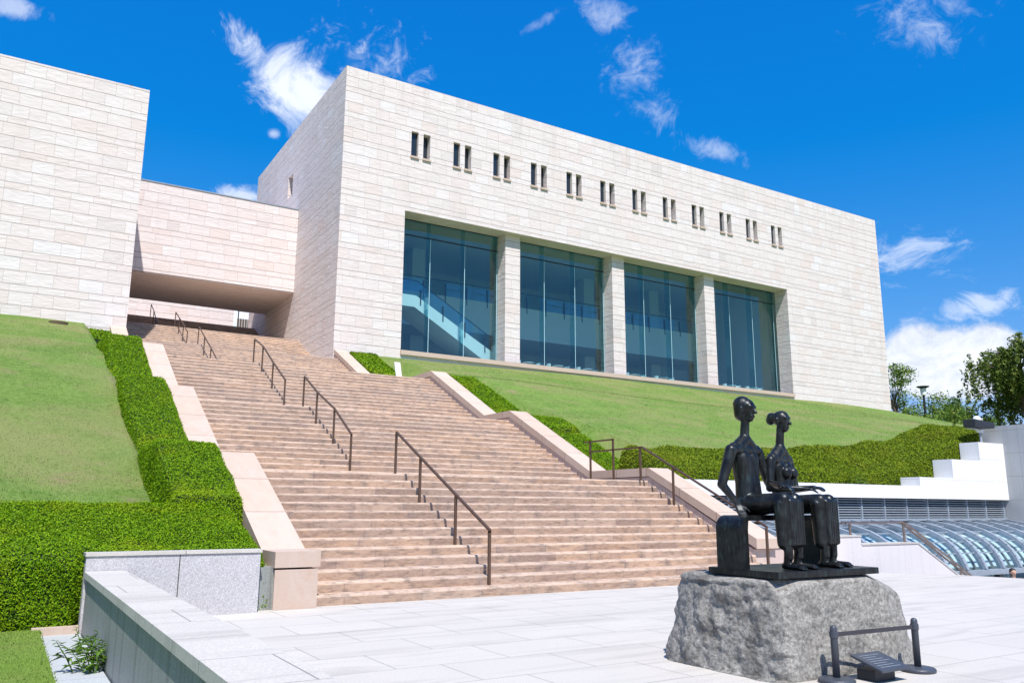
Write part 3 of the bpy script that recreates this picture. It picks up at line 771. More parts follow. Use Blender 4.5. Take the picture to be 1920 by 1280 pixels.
def stair_wall(inner, outer, label, right):
    x0, x1 = min(inner, outer), max(inner, outer)
    wl = empty('stair_wall', ((x0+x1)/2, 14, 0), label, 'wall')
    top = [(14.35,0.90),(18.25,2.76),(21.05,2.76),(25.95,5.16),(27.85,5.16),(32.75,7.61),(39.4,7.61),(45.84,10.72)]
    ys = [14.35] if right else [13.5]
    pts = ([] if right else [(13.5,0.90)]) + top
    # coping: a slab following the line
    off = 0.24
    if not right: body_top = [(13.53,0.63)] + [(y, z-off) for y, z in top]
    else: body_top = [(14.48,0.66)] + [(y, z-off) for y, z in top[1:]]
    cp = MB()
    low = [(y, z-off) for y, z in pts]
    if not right: low[0] = (13.5, 0.65); low[1] = (14.45, 0.65)
    poly = pts + low[::-1]
    # split the concave strip into quads
    n = len(pts)
    for i in range(n-1):
        cp.prism([pts[i], pts[i+1], low[i+1], low[i]], 'x', x0, x1)
    cp.build('coping', 'coping', wl)
    bd = MB(); n = len(body_top)
    for i in range(n-1):
        (ya, za), (yb, zb) = body_top[i], body_top[i+1]
        bd.prism([(ya, za-0.02), (yb, zb-0.02), (yb, max(zb-4.5, -2)), (ya, max(za-4.5, -2))], 'x', x0+0.03, x1-0.03)
    bd.build('wall_face', 'panel', wl)
    return wl
swl = stair_wall(4.6, 3.85, 'low pink stone wall with sloping coping on the left of the stairs', False)
a = MB(); a.box(3.86, 4.57, 13.515, 13.53, 0.0, 0.62); a.build('pier_face', 'coping', swl)
a = MB(); a.box(3.60, 3.88, 13.62, 14.4, -0.1, 0.66); a.build('side_panel', 'granite_side', swl)
swr = stair_wall(15.8, 16.55, 'low pink stone wall with sloping coping on the right of the stairs', True)
a = MB(); a.box(16.552, 18.72, 14.46, 15.2, 0.66, 0.90); a.build('coping', 'coping', swr)
a = MB(); a.box(16.53, 18.72, 14.49, 15.2, -2, 0.645); a.build('wall_face', 'panel', swr)

# handrails
def rail(name, x, pts, label, sec=0.05, group='bronze handrails down the middle of the stairs', mat='rail', h=1.02, topn=None):
    t = empty(name, (x, pts[0][0], pts[0][1]), label, 'handrail', group)
    for y, z in pts:
        a = MB(); a.box(x-sec/2, x+sec/2, y-sec/2, y+sec/2, z, z+h-0.02); a.build('post', mat, t)
    a = MB()
    line = [(x, y, z+h) for y, z in (pts if topn is None else topn)]
    for p, q in zip(line[:-1], line[1:]): a.beam(p, q, sec, sec*0.9)
    a.box(x-sec/2, x+sec/2, line[0][1]-sec/2, line[0][1]+0.01, line[0][2]-0.05, line[0][2]+0.022)
    a.build('rail', mat, t)
    return t
def stz(y):
    for (y0, z0, n, r, t) in reversed(FL):
        if y >= y0: return z0 + r*min(n, int((y-y0)/t)+1)
    return 0.0
RL = [((14.02, 15.44, 17.21, 18.62), 'bottom flight of the stairs, nearest the plaza'),
      ((21.72, 23.2, 24.87, 26.28), 'second flight of the stairs'),
      ((28.50, 30.2, 31.8, 33.2), 'third flight of the stairs'),
      ((40.1, 41.8, 43.6, 45.4), 'fourth flight of the stairs, beside the building corner'),
      ((48.8, 50.3, 51.9, 53.5), 'flight just in front of the bridge'),
      ((60.4, 62.0, 63.4, 65.2), 'topmost flight in the shade behind the bridge')]
for ys, where in RL:
    rail('handrail', 8.1, [(y, stz(y)) for y in ys], 'brown metal handrail standing on the '+where)
# side rail at the right wall with the short return hoop
t = empty('handrail', (15.5, 13.8, 0.17), 'brown metal handrail along the right stair wall with a small hoop on the landing', 'handrail')
SP = [(13.76, 0.17, 1.0), (16.90, stz(16.9), 1.0), (18.24, 2.40, 0.93)]
for y, z, h in SP:
    a = MB(); a.box(15.475, 15.525, y-0.025, y+0.025, z, z+h); a.build('post', 'rail', t)
for y in (19.47, 20.6):
    a = MB(); a.box(15.475, 15.525, y-0.025, y+0.025, 2.4, 3.66); a.build('post', 'rail', t)
a = MB(); a.beam((15.5,13.735,1.19),(15.5,18.15,3.33),0.05,0.045); a.beam((15.5,18.13,3.33),(15.5,20.6,3.33),0.05,0.045); a.beam((15.5,19.44,3.64),(15.5,20.9,3.64),0.05,0.045)
a.build('rail', 'rail', t)

# ------------------------------------------------------------------ granite wall at the lower left
gw = empty('granite_wall', (2.3, 13.4, 0), 'low speckled grey granite wall in front of the clipped hedge', 'wall')
a = MB(); a.box(1.13, 3.58, 13.37, 13.6, -0.2, 0.90); a.build('wall_face', 'granite', gw)
a = MB(); a.box(1.11, 3.60, 13.35, 13.62, 0.905, 0.955); a.build('coping', 'paver', gw)
a = MB(); a.box(2.38, 2.39, 13.362, 13.372, 0.0, 0.90); a.build('joint', 'dark', gw)
gp = empty('granite_parapet', (1.35, 6, 0), 'stained granite parapet with flat coping running along the plaza edge', 'wall')
a = MB(); a.box(1.16, 1.60, -16, 13.34, -2.2, 0.60); a.build('wall_face', 'granite_side', gp)
a = MB(); a.box(1.12, 1.64, -16, 13.345, 0.615, 0.70); a.build('coping', 'paver', gp)
a = MB(); a.box(1.19, 1.60, -16, 13.335, 0.59, 0.62); a.build('shadow_gap', 'dark', gp)

# ------------------------------------------------------------------ right hand terraces
def parapet():
    t = empty('stair_parapet', (21, 14.5, 0), 'pale granite parapet with a stepped and sloping top beside the plaza', 'wall')
    a = MB(); a.prism([(18.722,-2.2),(18.722,0.89),(19.95,0.89),(19.95,0.66),(22.5,0.66),(24.35,-0.28),(27.2,-1.75),(27.2,-2.2)], 'y', 14.46, 14.9)
    a.build('wall_face', 'parapet', t)
    a = MB(); a.box(18.722, 19.97, 14.44, 14.92, 0.892, 0.93); a.box(19.975, 22.5, 14.44, 14.92, 0.662, 0.70)
    a.prism([(22.5,0.662),(22.5,0.70),(27.2,-1.712),(27.2,-1.75)], 'y', 14.44, 14.92); a.build('coping', 'paver', t)
parapet()
t = empty('handrail', (21, 14.7, 0.7), 'twin tube metal handrail sloping down over the pale granite parapet', 'handrail')
for x, z in ((19.85, 0.93), (22.25, 0.70), (24.9, -0.50)):
    a = MB(); a.tube([(x,14.7,z),(x,14.7,(1.27 if x < 22.4 else 1.27-(x-22.2)*0.515)-0.02)], 0.035, 8); a.build('post', 'steel', t)
a = MB()
for yy in (14.64, 14.78):
    a.tube([(19.6,yy,1.25),(22.1,yy,1.27),(22.3,yy,1.22),(27.4,yy,-1.40)], 0.03, 8)
a.build('rail', 'steel', t)

ww = empty('white_wall', (25, 17.6, 0), 'white granite retaining wall stepping up to the right below the hedge', 'wall')
a = MB(); a.prism([(16.58,2.0),(33.6,2.0),(33.6,4.14),(31.8,4.14),(31.8,4.12),(30.0,4.12),(30.0,3.46),(27.9,3.46),(27.9,2.76),(26.6,2.76),(26.6,2.44),(16.58,2.44)][:1]+[(33.6,2.0),(33.6,4.18),(31.85,4.18),(31.85,3.46),(29.95,3.46),(29.95,2.76),(27.85,2.76),(27.85,2.44),(16.58,2.44)], 'y', 17.6, 18.35)
a.build('wall_face', 'white_granite', ww)
lv = empty('louver_screen', (25, 17.8, 1.3), 'long band of blue grey metal louvers under the white wall', 'louver')
a = MB(); a.box(16.58, 33.6, 17.95, 18.0, 1.2, 2.05); a.build('backing', 'dark', lv)
a = MB()
for k in range(8):
    z = 1.35+0.082*k; a.prism([(17.78,z),(17.90,z+0.03),(17.90,z+0.055),(17.78,z+0.03)], 'x', 16.6, 33.58)
a.build('slats', 'louver', lv)
a = MB()
for k in range(14): a.box(17.2+1.25*k-0.03, 17.2+1.25*k+0.03, 17.76, 17.9, 1.25, 2.0)
a.box(16.6, 33.58, 17.74, 17.9, 1.23, 1.32)
a.build('mullions', 'louver', lv)
rw = MB(); rw.box(33.6, 34.1, 6, 18.4, -2.5, 4.9)
rw = rw.build('granite_wall', 'wall_granite'); tag(rw, 'tall jointed grey granite wall closing the right edge, in shade', 'wall')
rw2 = MB(); rw2.box(33.6, 34.1, 18.402, 20.0, 2, 4.9); rw2.build('wall_face', 'wall_granite', rw)

# glass vault over the lower level
vt = empty('glass_vault', (25, 16, 0), 'curved glass roof with grey steel ribs over the lower level', 'glass roof')
PR = [(15.28,-0.26),(15.34,-0.10),(15.42,0.08),(15.52,0.24),(15.66,0.42),(15.85,0.58),(16.08,0.73),(16.38,0.87),(16.8,0.99),(17.3,1.10),(17.85,1.20)]
VX0, VX1 = 16.75, 33.55
a = MB()
for (ya, za), (yb, zb) in zip(PR[:-1], PR[1:]):
    a.add([(VX0,ya,za),(VX1,ya,za),(VX1,yb,zb),(VX0,yb,zb)], [(0,1,2,3)])
a.build('glazing', 'vault', vt, fixn=False, smooth=True)
for k in range(17):
    x = 16.78+1.045*k
    a = MB()
    for (ya, za), (yb, zb) in zip(PR[:-1], PR[1:]): a.beam((x,ya,za),(x,yb,zb),0.13,0.20,up=(0,-1,0.5))
    a.build('rib', 'louver', vt)
a = MB()
for i in (3, 5, 7, 9): a.beam((VX0,PR[i][0],PR[i][1]+0.01),(VX1,PR[i][0],PR[i][1]+0.01),0.035)
for yy, zz in ((17.1,1.065),(17.5,1.14)): a.beam((VX0,yy,zz),(VX1,yy,zz),0.025)
for k in range(0): a.beam((17.30+1.045*k,16.82,1.01),(17.30+1.045*k,17.85,1.215),0.02)
a.build('glazing_bars', 'louver', vt)
a = MB(); a.box(VX0, VX1, 15.15, 15.36, -0.42, -0.26); a.build('edge_beam', 'louver', vt)
for k in range(16):
    x = 16.9+1.045*k
    a = MB()
    for j in range(1, 7):
        (ya, za), (yb, zb) = PR[j], PR[j+1]
        q = 0.30
        a.prism([(ya+q,za-q*0.35),(yb+q,zb-q*0.35),(yb+q+0.01,zb-q*0.35-0.02),(ya+q+0.01,za-q*0.35-0.02)], 'x', x+0.05, x+0.95)
    a.build('bright_sheet', 'whitep', vt)  # white sheet added under the glazing to make the vault look bright
a = MB(); a.box(VX0, VX1, 17.6, 17.72, -2.0, 1.1); a.build('back_wall', 'granite_side', vt)
a = MB(); a.box(VX0, VX1, 15.30, 17.6, -1.95, -1.9); a.build('floor', 'floor', vt)
for k in range(9):
    a = MB(); a.box(17.4+2.09*k, 17.62+2.09*k, 15.16, 15.34, -1.92, -0.42); a.build('column', 'fixture', vt)
a = MB(); a.box(VX0, VX1, 15.25, 15.28, -1.9, -0.42); a.build('front_glass', 'clear', vt)

# black fixture box on a post on the stepped wall
fx = empty('floodlight', (34.0, 18.2, 4.18), 'black box floodlight on a short post on top of the stepped white wall', 'floodlight')
X0 = 32.8
a = MB(); a.tube([(X0,18.0,4.15),(X0,18.0,4.80)], 0.05, 8); a.build('post', 'louver', fx)
a = MB(); a.box(X0-0.09, X0+0.09, 17.91, 18.09, 4.62, 4.72); a.build('bracket', 'whitep', fx)
a = MB(); a.prism([(X0-0.72,4.80),(X0+0.62,4.80),(X0+0.66,5.02),(X0-0.72,5.10)], 'y', 17.75, 18.25); a.build('housing', 'fixture', fx, bevel=0.02)
cm = empty('security_camera', (32.7, 18.0, 5.08), 'small white dome camera mounted on the black floodlight box', 'camera')
a = MB(); a.lathe([(0.14,0.0),(0.15,0.05),(0.13,0.13),(0.08,0.19),(0.01,0.21)], (X0-0.15,18.0,5.06), 14); a.build('dome', 'whitep', cm, smooth=True)
a = MB(); a.beam((X0-0.05,18.0,5.20),(X0+0.2,18.0,5.16),0.05); a.beam((X0+0.2,18.0,5.04),(X0+0.2,18.0,5.18),0.05); a.build('bracket', 'whitep', cm)

# street lamp by the far lawn
lx, ly = 88.0, 54.2
lm = empty('street_lamp', (lx, ly, 10.0), 'tall dark street lamp with a flat cap beyond the right lawn', 'lamp')
a = MB(); a.tube([(lx,ly,9.5),(lx,ly,14.35)], 0.13, 10); a.build('pole', 'dark', lm)
a = MB(); a.lathe([(0.20,0),(0.28,0.05),(0.33,0.75),(0.22,0.80)], (lx,ly,14.35), 16); a.build('lantern', 'whitep', lm)
a = MB(); a.lathe([(0.33,0),(0.66,0.14),(0.68,0.22),(0.2,0.28)], (lx,ly,15.15), 18); a.build('cap', 'dark', lm)

# small white sign by the upper hedge, manhole on the left lawn
sg = empty('sign', (17.8, 41.0, 8.2), 'small blank white board leaning beside the upper hedge at the landing', 'sign')
a = MB(); a.prism([(17.75,8.35),(18.10,8.35),(17.92,9.42),(17.57,9.42)], 'y', 41.0, 41.06); a.build('board', 'sign', sg)
a = MB(); a.box(17.80, 17.84, 41.06, 41.12, 7.6, 9.0); a.build('stake', 'dark', sg)
mh = MB(); zz = float(left_lawn_z(1.7, 43.7)); mh.lathe([(0.42,-0.1),(0.42,0.05),(0.36,0.06),(0.35,0.045),(0.01,0.045)], (1.45,43.7,zz), 24)
tag(mh.build('manhole_cover', 'soil'), 'round rusty manhole cover in the grass below the left block', 'manhole')

# ------------------------------------------------------------------ hedges
def loft(name, G, base_mats, density, size, label, cat='hedge', group=None, mat='hedge', amp=0.035, nsc=1.3, spread=0.6, skip_last=False):
    """G[i,j,3] a grid over the clipped surface; dark inner mesh plus many leaves standing on it"""
    G = np.asarray(G, float); ni, nj = G.shape[:2]
    dv = np.gradient(G, axis=0); du = np.gradient(G, axis=1)
    Nn = np.cross(dv, du); Nn /= np.linalg.norm(Nn, axis=2)[..., None]+1e-9
    d = np.array([[mnoise.fractal(Vector(G[i,j])*nsc, 1.0, 2.0, 4) for j in range(nj)] for i in range(ni)])
    sgn = 1.0 if Nn[..., 2].mean() > 0 else -1.0
    Nn *= sgn
    Gs = G + Nn*(d*amp)[..., None]
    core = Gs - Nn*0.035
    idx = np.arange(ni*nj).reshape(ni, nj)
    F = np.stack([idx[:-1,:-1], idx[1:,:-1], idx[1:,1:], idx[:-1,1:]], -1).reshape(-1, 4)
    a, b_, c, e = Gs[:-1,:-1], Gs[1:,:-1], Gs[1:,1:], Gs[:-1,1:]
    ar = (np.linalg.norm(np.cross(b_-a, e-a), axis=2)*0.5 + np.linalg.norm(np.cross(b_-c, e-c), axis=2)*0.5)
    n = int(ar.sum()*density)
    pick = rng.choice(ar.size, n, p=(ar/ar.sum()).ravel())
    i, j = np.unravel_index(pick, ar.shape); s = rng.uniform(0,1,(n,1)); t_ = rng.uniform(0,1,(n,1))
    P = a[i,j]*(1-s)*(1-t_)+b_[i,j]*s*(1-t_)+c[i,j]*s*t_+e[i,j]*(1-s)*t_
    Q = Nn[i,j]
    P = P + Q*rng.normal(0.0, 0.017, (n,1))
    up = Q*1.0 + np.array([0,0,0.25])
    V, LF = leafquads(P, up/np.linalg.norm(up, axis=1)[:,None], size, spread)
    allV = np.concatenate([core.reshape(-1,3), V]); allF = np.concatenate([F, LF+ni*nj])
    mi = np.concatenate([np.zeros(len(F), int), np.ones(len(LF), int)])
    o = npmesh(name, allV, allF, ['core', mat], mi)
    return tag(o, label, cat, group)
def stair_hedge(x0, x1, ys, drop, rise, label, left, density=420, size=0.045, wob=0.0, flare=0.0, group='clipped hedges along the stair walls'):
    G = []
    n = max(12, int((ys[-1]-ys[0])/0.22))
    for y in np.linspace(ys[0], ys[-1], n):
        zc = float(np.interp(y, [p[0] for p in CAP], [p[1] for p in CAP]))+rise
        gz = float(left_lawn_z(x0, y) if left else right_lawn_z(x1, y))-0.15
        e0 = min(1.0, (y-ys[0])/0.15); e1 = min(1.0, (ys[-1]-y)/0.15); e = min(e0, e1)
        zt = gz+(zc-gz)*(0.0+1.0*math.sqrt(max(0.0, e)))
        out = wob*math.sin(y*1.1)+flare*max(0, min(1, (24-y)/8))
        r = 0.13
        if left: xa, xb = x0-out, x1
        else: xa, xb = x0, x1+out
        g_ = min(gz, zt-0.05)
        prof = [(xa, g_)]+[(xa, g_+(zt-r-g_)*q) for q in (0.35, 0.7, 1.0)]+[(xa+r*0.3, zt-r*0.3), (xa+r, zt)]
        prof += [(xa+r+(xb-xa-2*r)*q, zt) for q in (0.17, 0.33, 0.5, 0.67, 0.83, 1.0)]
        prof += [(xb-r*0.3, zt-r*0.3), (xb, zt-r), (xb, zt-0.8)]
        G.append([(p[0], y, p[1]) for p in prof])
    G = np.array(G)
    return loft('hedge', G, None, density, size, label, 'hedge', group)
CAP = [(13.5,0.90),(14.35,0.90),(18.25,2.76),(21.05,2.76),(25.95,5.16),(27.85,5.16),(32.75,7.61),(39.4,7.61),(45.84,10.72)]
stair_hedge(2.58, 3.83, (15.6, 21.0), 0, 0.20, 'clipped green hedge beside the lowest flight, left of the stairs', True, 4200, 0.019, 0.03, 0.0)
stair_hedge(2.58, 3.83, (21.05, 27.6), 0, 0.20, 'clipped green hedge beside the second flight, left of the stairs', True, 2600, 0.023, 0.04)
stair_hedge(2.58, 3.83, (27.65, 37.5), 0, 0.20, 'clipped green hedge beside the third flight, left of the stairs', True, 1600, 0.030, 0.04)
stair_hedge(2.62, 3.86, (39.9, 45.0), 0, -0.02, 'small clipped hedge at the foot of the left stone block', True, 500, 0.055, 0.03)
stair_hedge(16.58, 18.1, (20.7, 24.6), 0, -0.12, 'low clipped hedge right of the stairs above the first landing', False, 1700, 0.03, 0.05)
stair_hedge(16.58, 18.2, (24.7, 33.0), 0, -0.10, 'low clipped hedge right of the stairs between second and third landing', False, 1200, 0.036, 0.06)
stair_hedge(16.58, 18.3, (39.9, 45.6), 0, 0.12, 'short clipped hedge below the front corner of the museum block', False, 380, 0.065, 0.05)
# big front hedge behind the granite wall
G = []
for x in np.linspace(-9, 3.80, 110):
    end = min(1.0, (3.80-x)/0.25)
    zf = 0.90; y0 = 13.52 if x < 1.0 else 13.66
    wv_ = 0.03*math.sin(x*1.7)
    base = -0.08
    prof = [(y0, base), (y0-0.03, 0.15), (y0-0.04+wv_, 0.4), (y0-0.03, 0.65), (y0+0.0, zf-0.06), (y0+0.10, zf+0.06), (y0+0.28, zf+0.14)]
    for q in (0.15, 0.3, 0.45, 0.6, 0.75, 0.9): prof.append((y0+0.28+q*2.1, zf+0.14+q*0.66))
    prof += [(y0+2.40, zf+0.74), (y0+2.50, zf+0.6), (y0+2.52, zf+0.25)]
    k = 0.6+0.4*math.sqrt(max(0, end))
    G.append([(x, p[0], base+(p[1]-base)*k) for p in prof])
loft('hedge', np.array(G), None, 5200, 0.0185, 'big dense clipped hedge at lower left behind the granite wall', 'hedge', None, amp=0.05)
# azalea bank above the white wall
G = []
for x in np.linspace(16.62, 36.0, 120):
    zf = float(np.interp(x, [16.5,26,28.5,31,33.5,36], [2.92,2.95,3.2,3.95,4.75,4.9])); zb = float(np.interp(x, [16.5,24,27.6,30.7,33.4,36], [3.55,3.78,4.05,4.45,5.22,5.15]))
    base = 2.3
    y0 = 18.42; yb = 20.4+0.5*math.sin(x*0.4)
    prof = [(y0, base), (y0-0.02, base+(zf-base)*0.5), (y0, zf-0.12), (y0+0.12, zf)]
    for q in (0.12,0.25,0.4,0.55,0.7,0.85,1.0): prof.append((y0+0.12+(yb-y0-0.12)*q, zf+(zb-zf)*q+0.05*math.sin(x*2.1+q*5)))
    prof += [(yb+0.15, zb-0.15), (yb+0.2, zb-0.7)]
    kk = math.sqrt(max(0.0, min(1.0, (x-16.62)/0.35, (36.0-x)/0.35)))
    G.append([(x, p[0], base+(p[1]-base)*kk) for p in prof])
loft('azalea_bank', np.array(G), None, 1800, 0.033, 'broad rounded bank of azalea bushes above the white granite wall', 'shrub', None, 'azalea', amp=0.06, nsc=0.9, spread=0.75)

# weed and small plants
def plant(name, x, y, z, n, h, label, mat='weed', leaf=0.10, cat='plant', spreadr=0.12):
    t = empty(name, (x, y, z), label, cat)
    V = []; st = MB()
    for k in range(n):
        a = rng.uniform(0, 6.28); bx, by = x+rng.normal(0, spreadr), y+rng.normal(0, spreadr); hh = h*rng.uniform(0.5, 1.0)
        tip = (bx+rng.normal(0,0.10), by+rng.normal(0,0.10), z+hh)
        st.tube([(bx,by,z-0.05), ((bx+tip[0])/2,(by+tip[1])/2,z+hh*0.5), tip], [0.008,0.006,0.003], 5)
        for q in np.linspace(0.15, 1.0, 13):
            for w_ in range(2):
                p = np.array([bx+(tip[0]-bx)*q, by+(tip[1]-by)*q, z+hh*q]); an = rng.uniform(0, 6.28); el = rng.uniform(-0.2, 0.6)
                d = np.array([math.cos(an)*math.cos(el), math.sin(an)*math.cos(el), math.sin(el)]); s_ = np.cross(d, [0,0,1]); s_ /= np.linalg.norm(s_)
                L = leaf*rng.uniform(0.6, 1.4)*(1.15-q*0.5)
                V += [p, p+d*L*0.45+s_*L*0.13, p+d*L+np.array([0,0,-L*0.25]), p+d*L*0.45-s_*L*0.13]
    V = np.array(V); npmesh('foliage', V, np.arange(len(V)).reshape(-1,4), ['weed' if mat == 'weed' else mat], parent=t)
    st.build('stem', 'weed', t)
plant('weed', 1.00, 10.3, -0.13, 8, 0.48, 'leafy green weed growing from the gutter against the granite parapet', leaf=0.13)
plant('weed', 1.06, 11.6, -0.13, 5, 0.32, 'small weed sprouting further back at the granite parapet foot', leaf=0.09, spreadr=0.08)
plant('shrub', 25.2, 18.55, 2.4, 14, 0.62, 'upright leafy plant growing at the front of the azalea bank', leaf=0.16, spreadr=0.35, cat='plant')

# ------------------------------------------------------------------ trees
def crown_leaves(blobs, n, size, gap=0.42, nsc=0.5, seed=0):
    """leaf quads clustered through blob volumes (cx,cy,cz,rx,ry,rz) with gaps from a noise field"""
    out = []
    tot = sum(b[3]*b[4]*b[5] for b in blobs)
    for b in blobs:
        k = int(n*b[3]*b[4]*b[5]/tot)+20
        d = rng.normal(0,1,(k,3)); d /= np.linalg.norm(d,axis=1)[:,None]
        r = rng.uniform(0.25,1,(k,1))**0.45
        out.append(np.array(b[:3])+d*r*np.array(b[3:6]))
    P = np.concatenate(out)
    keep = np.array([mnoise.noise(Vector(p*nsc)+Vector((seed*7.1,0,0))) > gap-0.5 for p in P])
    P = P[keep]
    # twig clusters: pull towards cluster centres
    nc = max(30, len(P)//14); C_ = P[rng.integers(0,len(P),nc)]
    P = C_[rng.integers(0,nc,len(P))] + rng.normal(0,size*2.2,(len(P),3))*np.array([1,1,0.6])
    Nn = np.tile(np.array([0,-0.2,0.7]), (len(P),1))
    return leafquads(P, Nn, size, 0.7)
def tree(name, x, y, z, h, blobs, n, size, label, cat='tree', group=None, mat='treeleaf', trunk_r=0.16, gap=0.45, nsc=0.55, seed=0):
    t = empty(name, (x, y, z), label, cat, group)
    a = MB(); top = z+h*0.72
    a.tube([(x,y,z-0.3),(x+0.05,y,z+h*0.3),(x-0.08,y+0.1,z+h*0.5),(x,y,top)], [trunk_r*1.3,trunk_r,trunk_r*0.75,trunk_r*0.25], 9)
    for b in blobs:
        s0 = z+h*rng.uniform(0.25,0.5)
        mid = ((x+b[0])/2, (y+b[1])/2, (s0+b[2])/2+0.15*h*0.3)
        a.tube([(x,y,s0), mid, (b[0],b[1],b[2])], [trunk_r*0.5,trunk_r*0.3,trunk_r*0.1], 6)
    a.build('trunk', 'bark', t, smooth=True)
    V, F = crown_leaves(blobs, n, size, gap, nsc, seed)
    npmesh('crown', V, F, [mat], parent=t)
    return t
def bl(cx, cy, cz, r, k, zs=0.8):
    return [(cx+rng.normal(0,r*0.55), cy+rng.normal(0,r*0.45), cz+rng.normal(0,r*0.5*zs), r*rng.uniform(0.35,0.6), r*rng.uniform(0.35,0.6), r*rng.uniform(0.3,0.5)*zs) for _ in range(k)]
T = [(88.2, 58, 9.8, 8.2, 2.5, 16, 'tall airy green tree just right of the museum block corner'),
     (93.2, 60, 9.8, 6.6, 2.2, 10, 'loose leafy tree directly left of the street lamp'),
     (99.3, 58, 9.5, 6.2, 2.1, 10, 'feathery pale tree right of the street lamp'),
     (103.9, 60, 9.5, 5.6, 1.9, 9, 'thin feathery tree behind the shrubs, midway between lamp and weeping tree'),
     (108.5, 59, 9.5, 5.4, 2.0, 9, 'soft green tree partly behind the weeping tree')]
for i, (x, y, z, h, r, k, lb) in enumerate(T):
    bb = bl(x, y, z+h*0.68, r, k, 1.25)
    tree('leafy_tree', x, y, z, h, bb, 5200, 0.15, lb, 'tree', 'trees beyond the right lawn', gap=0.6, nsc=0.7, seed=i)
SH = [(83.5, 53, 9.9, 2.0, 'dark rounded shrub at the foot of the museum block right corner'),
      (86.8, 52.5, 9.7, 1.9, 'yellow green shrub left of the lamp post'),
      (90.3, 54.5, 9.5, 2.1, 'bushy green shrub right beside the lamp post'),
      (93.3, 53, 9.4, 2.1, 'round light green shrub right of the lamp post'),
      (96.3, 54, 9.3, 2.2, 'light green shrub midway along the far lawn edge'),
      (99.5, 53, 9.2, 2.2, 'low leafy shrub left of the weeping tree'),
      (103.5, 54, 9.1, 2.4, 'leafy shrub behind the weeping tree')]
for i, (x, y, z, r, lb) in enumerate(SH):
    t = empty('shrub', (x, y, z), lb, 'shrub', 'shrubs along the far lawn edge')
    V, F = crown_leaves(bl(x, y, z+r*0.65, r*1.15, 9, 0.7), 3200, 0.14, 0.40, 0.6, i+11)
    npmesh('foliage', V, F, ['treeleaf'], parent=t)
    a = MB()
    for k in range(5): a.tube([(x,y,z-0.4),(x+rng.normal(0,0.8),y+rng.normal(0,0.6),z+r)], [0.05,0.015], 5)
    a.build('stem', 'bark', t)
# weeping tree behind the granite wall
wx, wy, wz = 44.6, 22.0, 4.6
t = empty('weeping_tree', (wx, wy, wz), 'weeping tree with drooping branches rising behind the right granite wall', 'tree')
a = MB(); a.tube([(wx,wy,wz-0.4),(wx+0.15,wy,wz+1.6),(wx-0.1,wy+0.1,wz+3.2),(wx,wy,wz+5.4)], [0.22,0.16,0.12,0.05], 9)
LV = []; LN = []
for k in range(64):
    an = rng.uniform(0, 6.28); rad = rng.uniform(0.5, 3.1); s0 = wz+rng.uniform(2.4, 5.6)
    ex, ey = wx+rad*math.cos(an), wy+rad*math.sin(an)
    ez = s0+rng.uniform(-0.2, 0.75)*(1-rad/4.5)
    a.tube([(wx,wy,s0-0.6), ((wx+ex)/2,(wy+ey)/2,s0+0.1), (wx+(ex-wx)*0.75,wy+(ey-wy)*0.75,s0+(ez-s0)*0.75)], [0.045,0.025,0.008], 5)
    for q in range(rng.integers(3, 6)):
        f_ = rng.uniform(0.45, 1.1); px_, py_, pz_ = wx+(ex-wx)*f_, wy+(ey-wy)*f_, s0+(ez-s0)*f_+0.15
        L = rng.uniform(0.8, 2.7)*(0.5+0.5*min(1, rad/2.5)); L = min(L, pz_-wz-0.5)
        n = int(62*L)
        dx_, dy_ = rng.normal(0,0.16), rng.normal(0,0.16)
        u = rng.uniform(0,1,n)
        LV.append(np.stack([px_+dx_*u*L+0.06*np.sin(u*9)+rng.normal(0,0.075,n), py_+dy_*u*L+rng.normal(0,0.075,n), pz_-L*u], 1))
a.build('trunk', 'bark', t, smooth=True)
P = np.concatenate(LV); V, F = leafquads(P, np.tile([0,-0.3,0.5],(len(P),1)), 0.085, 0.8)
npmesh('crown', V, F, ['weepleaf'], parent=t)
tree('leafy_tree', 38.0, 10.6, -1.9, 8.6, bl(34.6, 10.6, 7.0, 2.6, 14, 0.8), 5200, 0.13, 'overhanging tree in front of the right granite wall, mostly outside the photo', 'tree', None, 'weepleaf', 0.2, 0.45)
# pine and fence seen through the passage under the bridge
tree('pine_tree', 24.6, 98, 15.0, 16, [(24.6+d,98+rng.normal(0,1),z_,1.7,1.7,0.5) for d, z_ in ((1.7,24.0),(1.5,27.0),(-1.6,29.0),(2.4,21.6),(0.3,31))], 2600, 0.16, 'dark pine tree seen through the gap under the bridge', 'tree', None, 'pine', 0.30, 0.4)
fe = empty('wooden_fence', (17.4, 72, 15.4), 'dark wooden fence seen through the gap under the bridge', 'fence')
a = MB()
for k in range(14): a.box(15.95+0.22*k, 16.13+0.22*k, 72, 72.04, 15.4, 17.75)
a.build('boards', 'bark', fe)
a = MB()
for k in range(3): a.box(16.0+1.4*k, 16.08+1.4*k, 72.04, 72.12, 15.4, 18.5)
a.box(15.95, 19, 72.04, 72.1, 18.4, 18.46); a.build('rail', 'dark', fe)

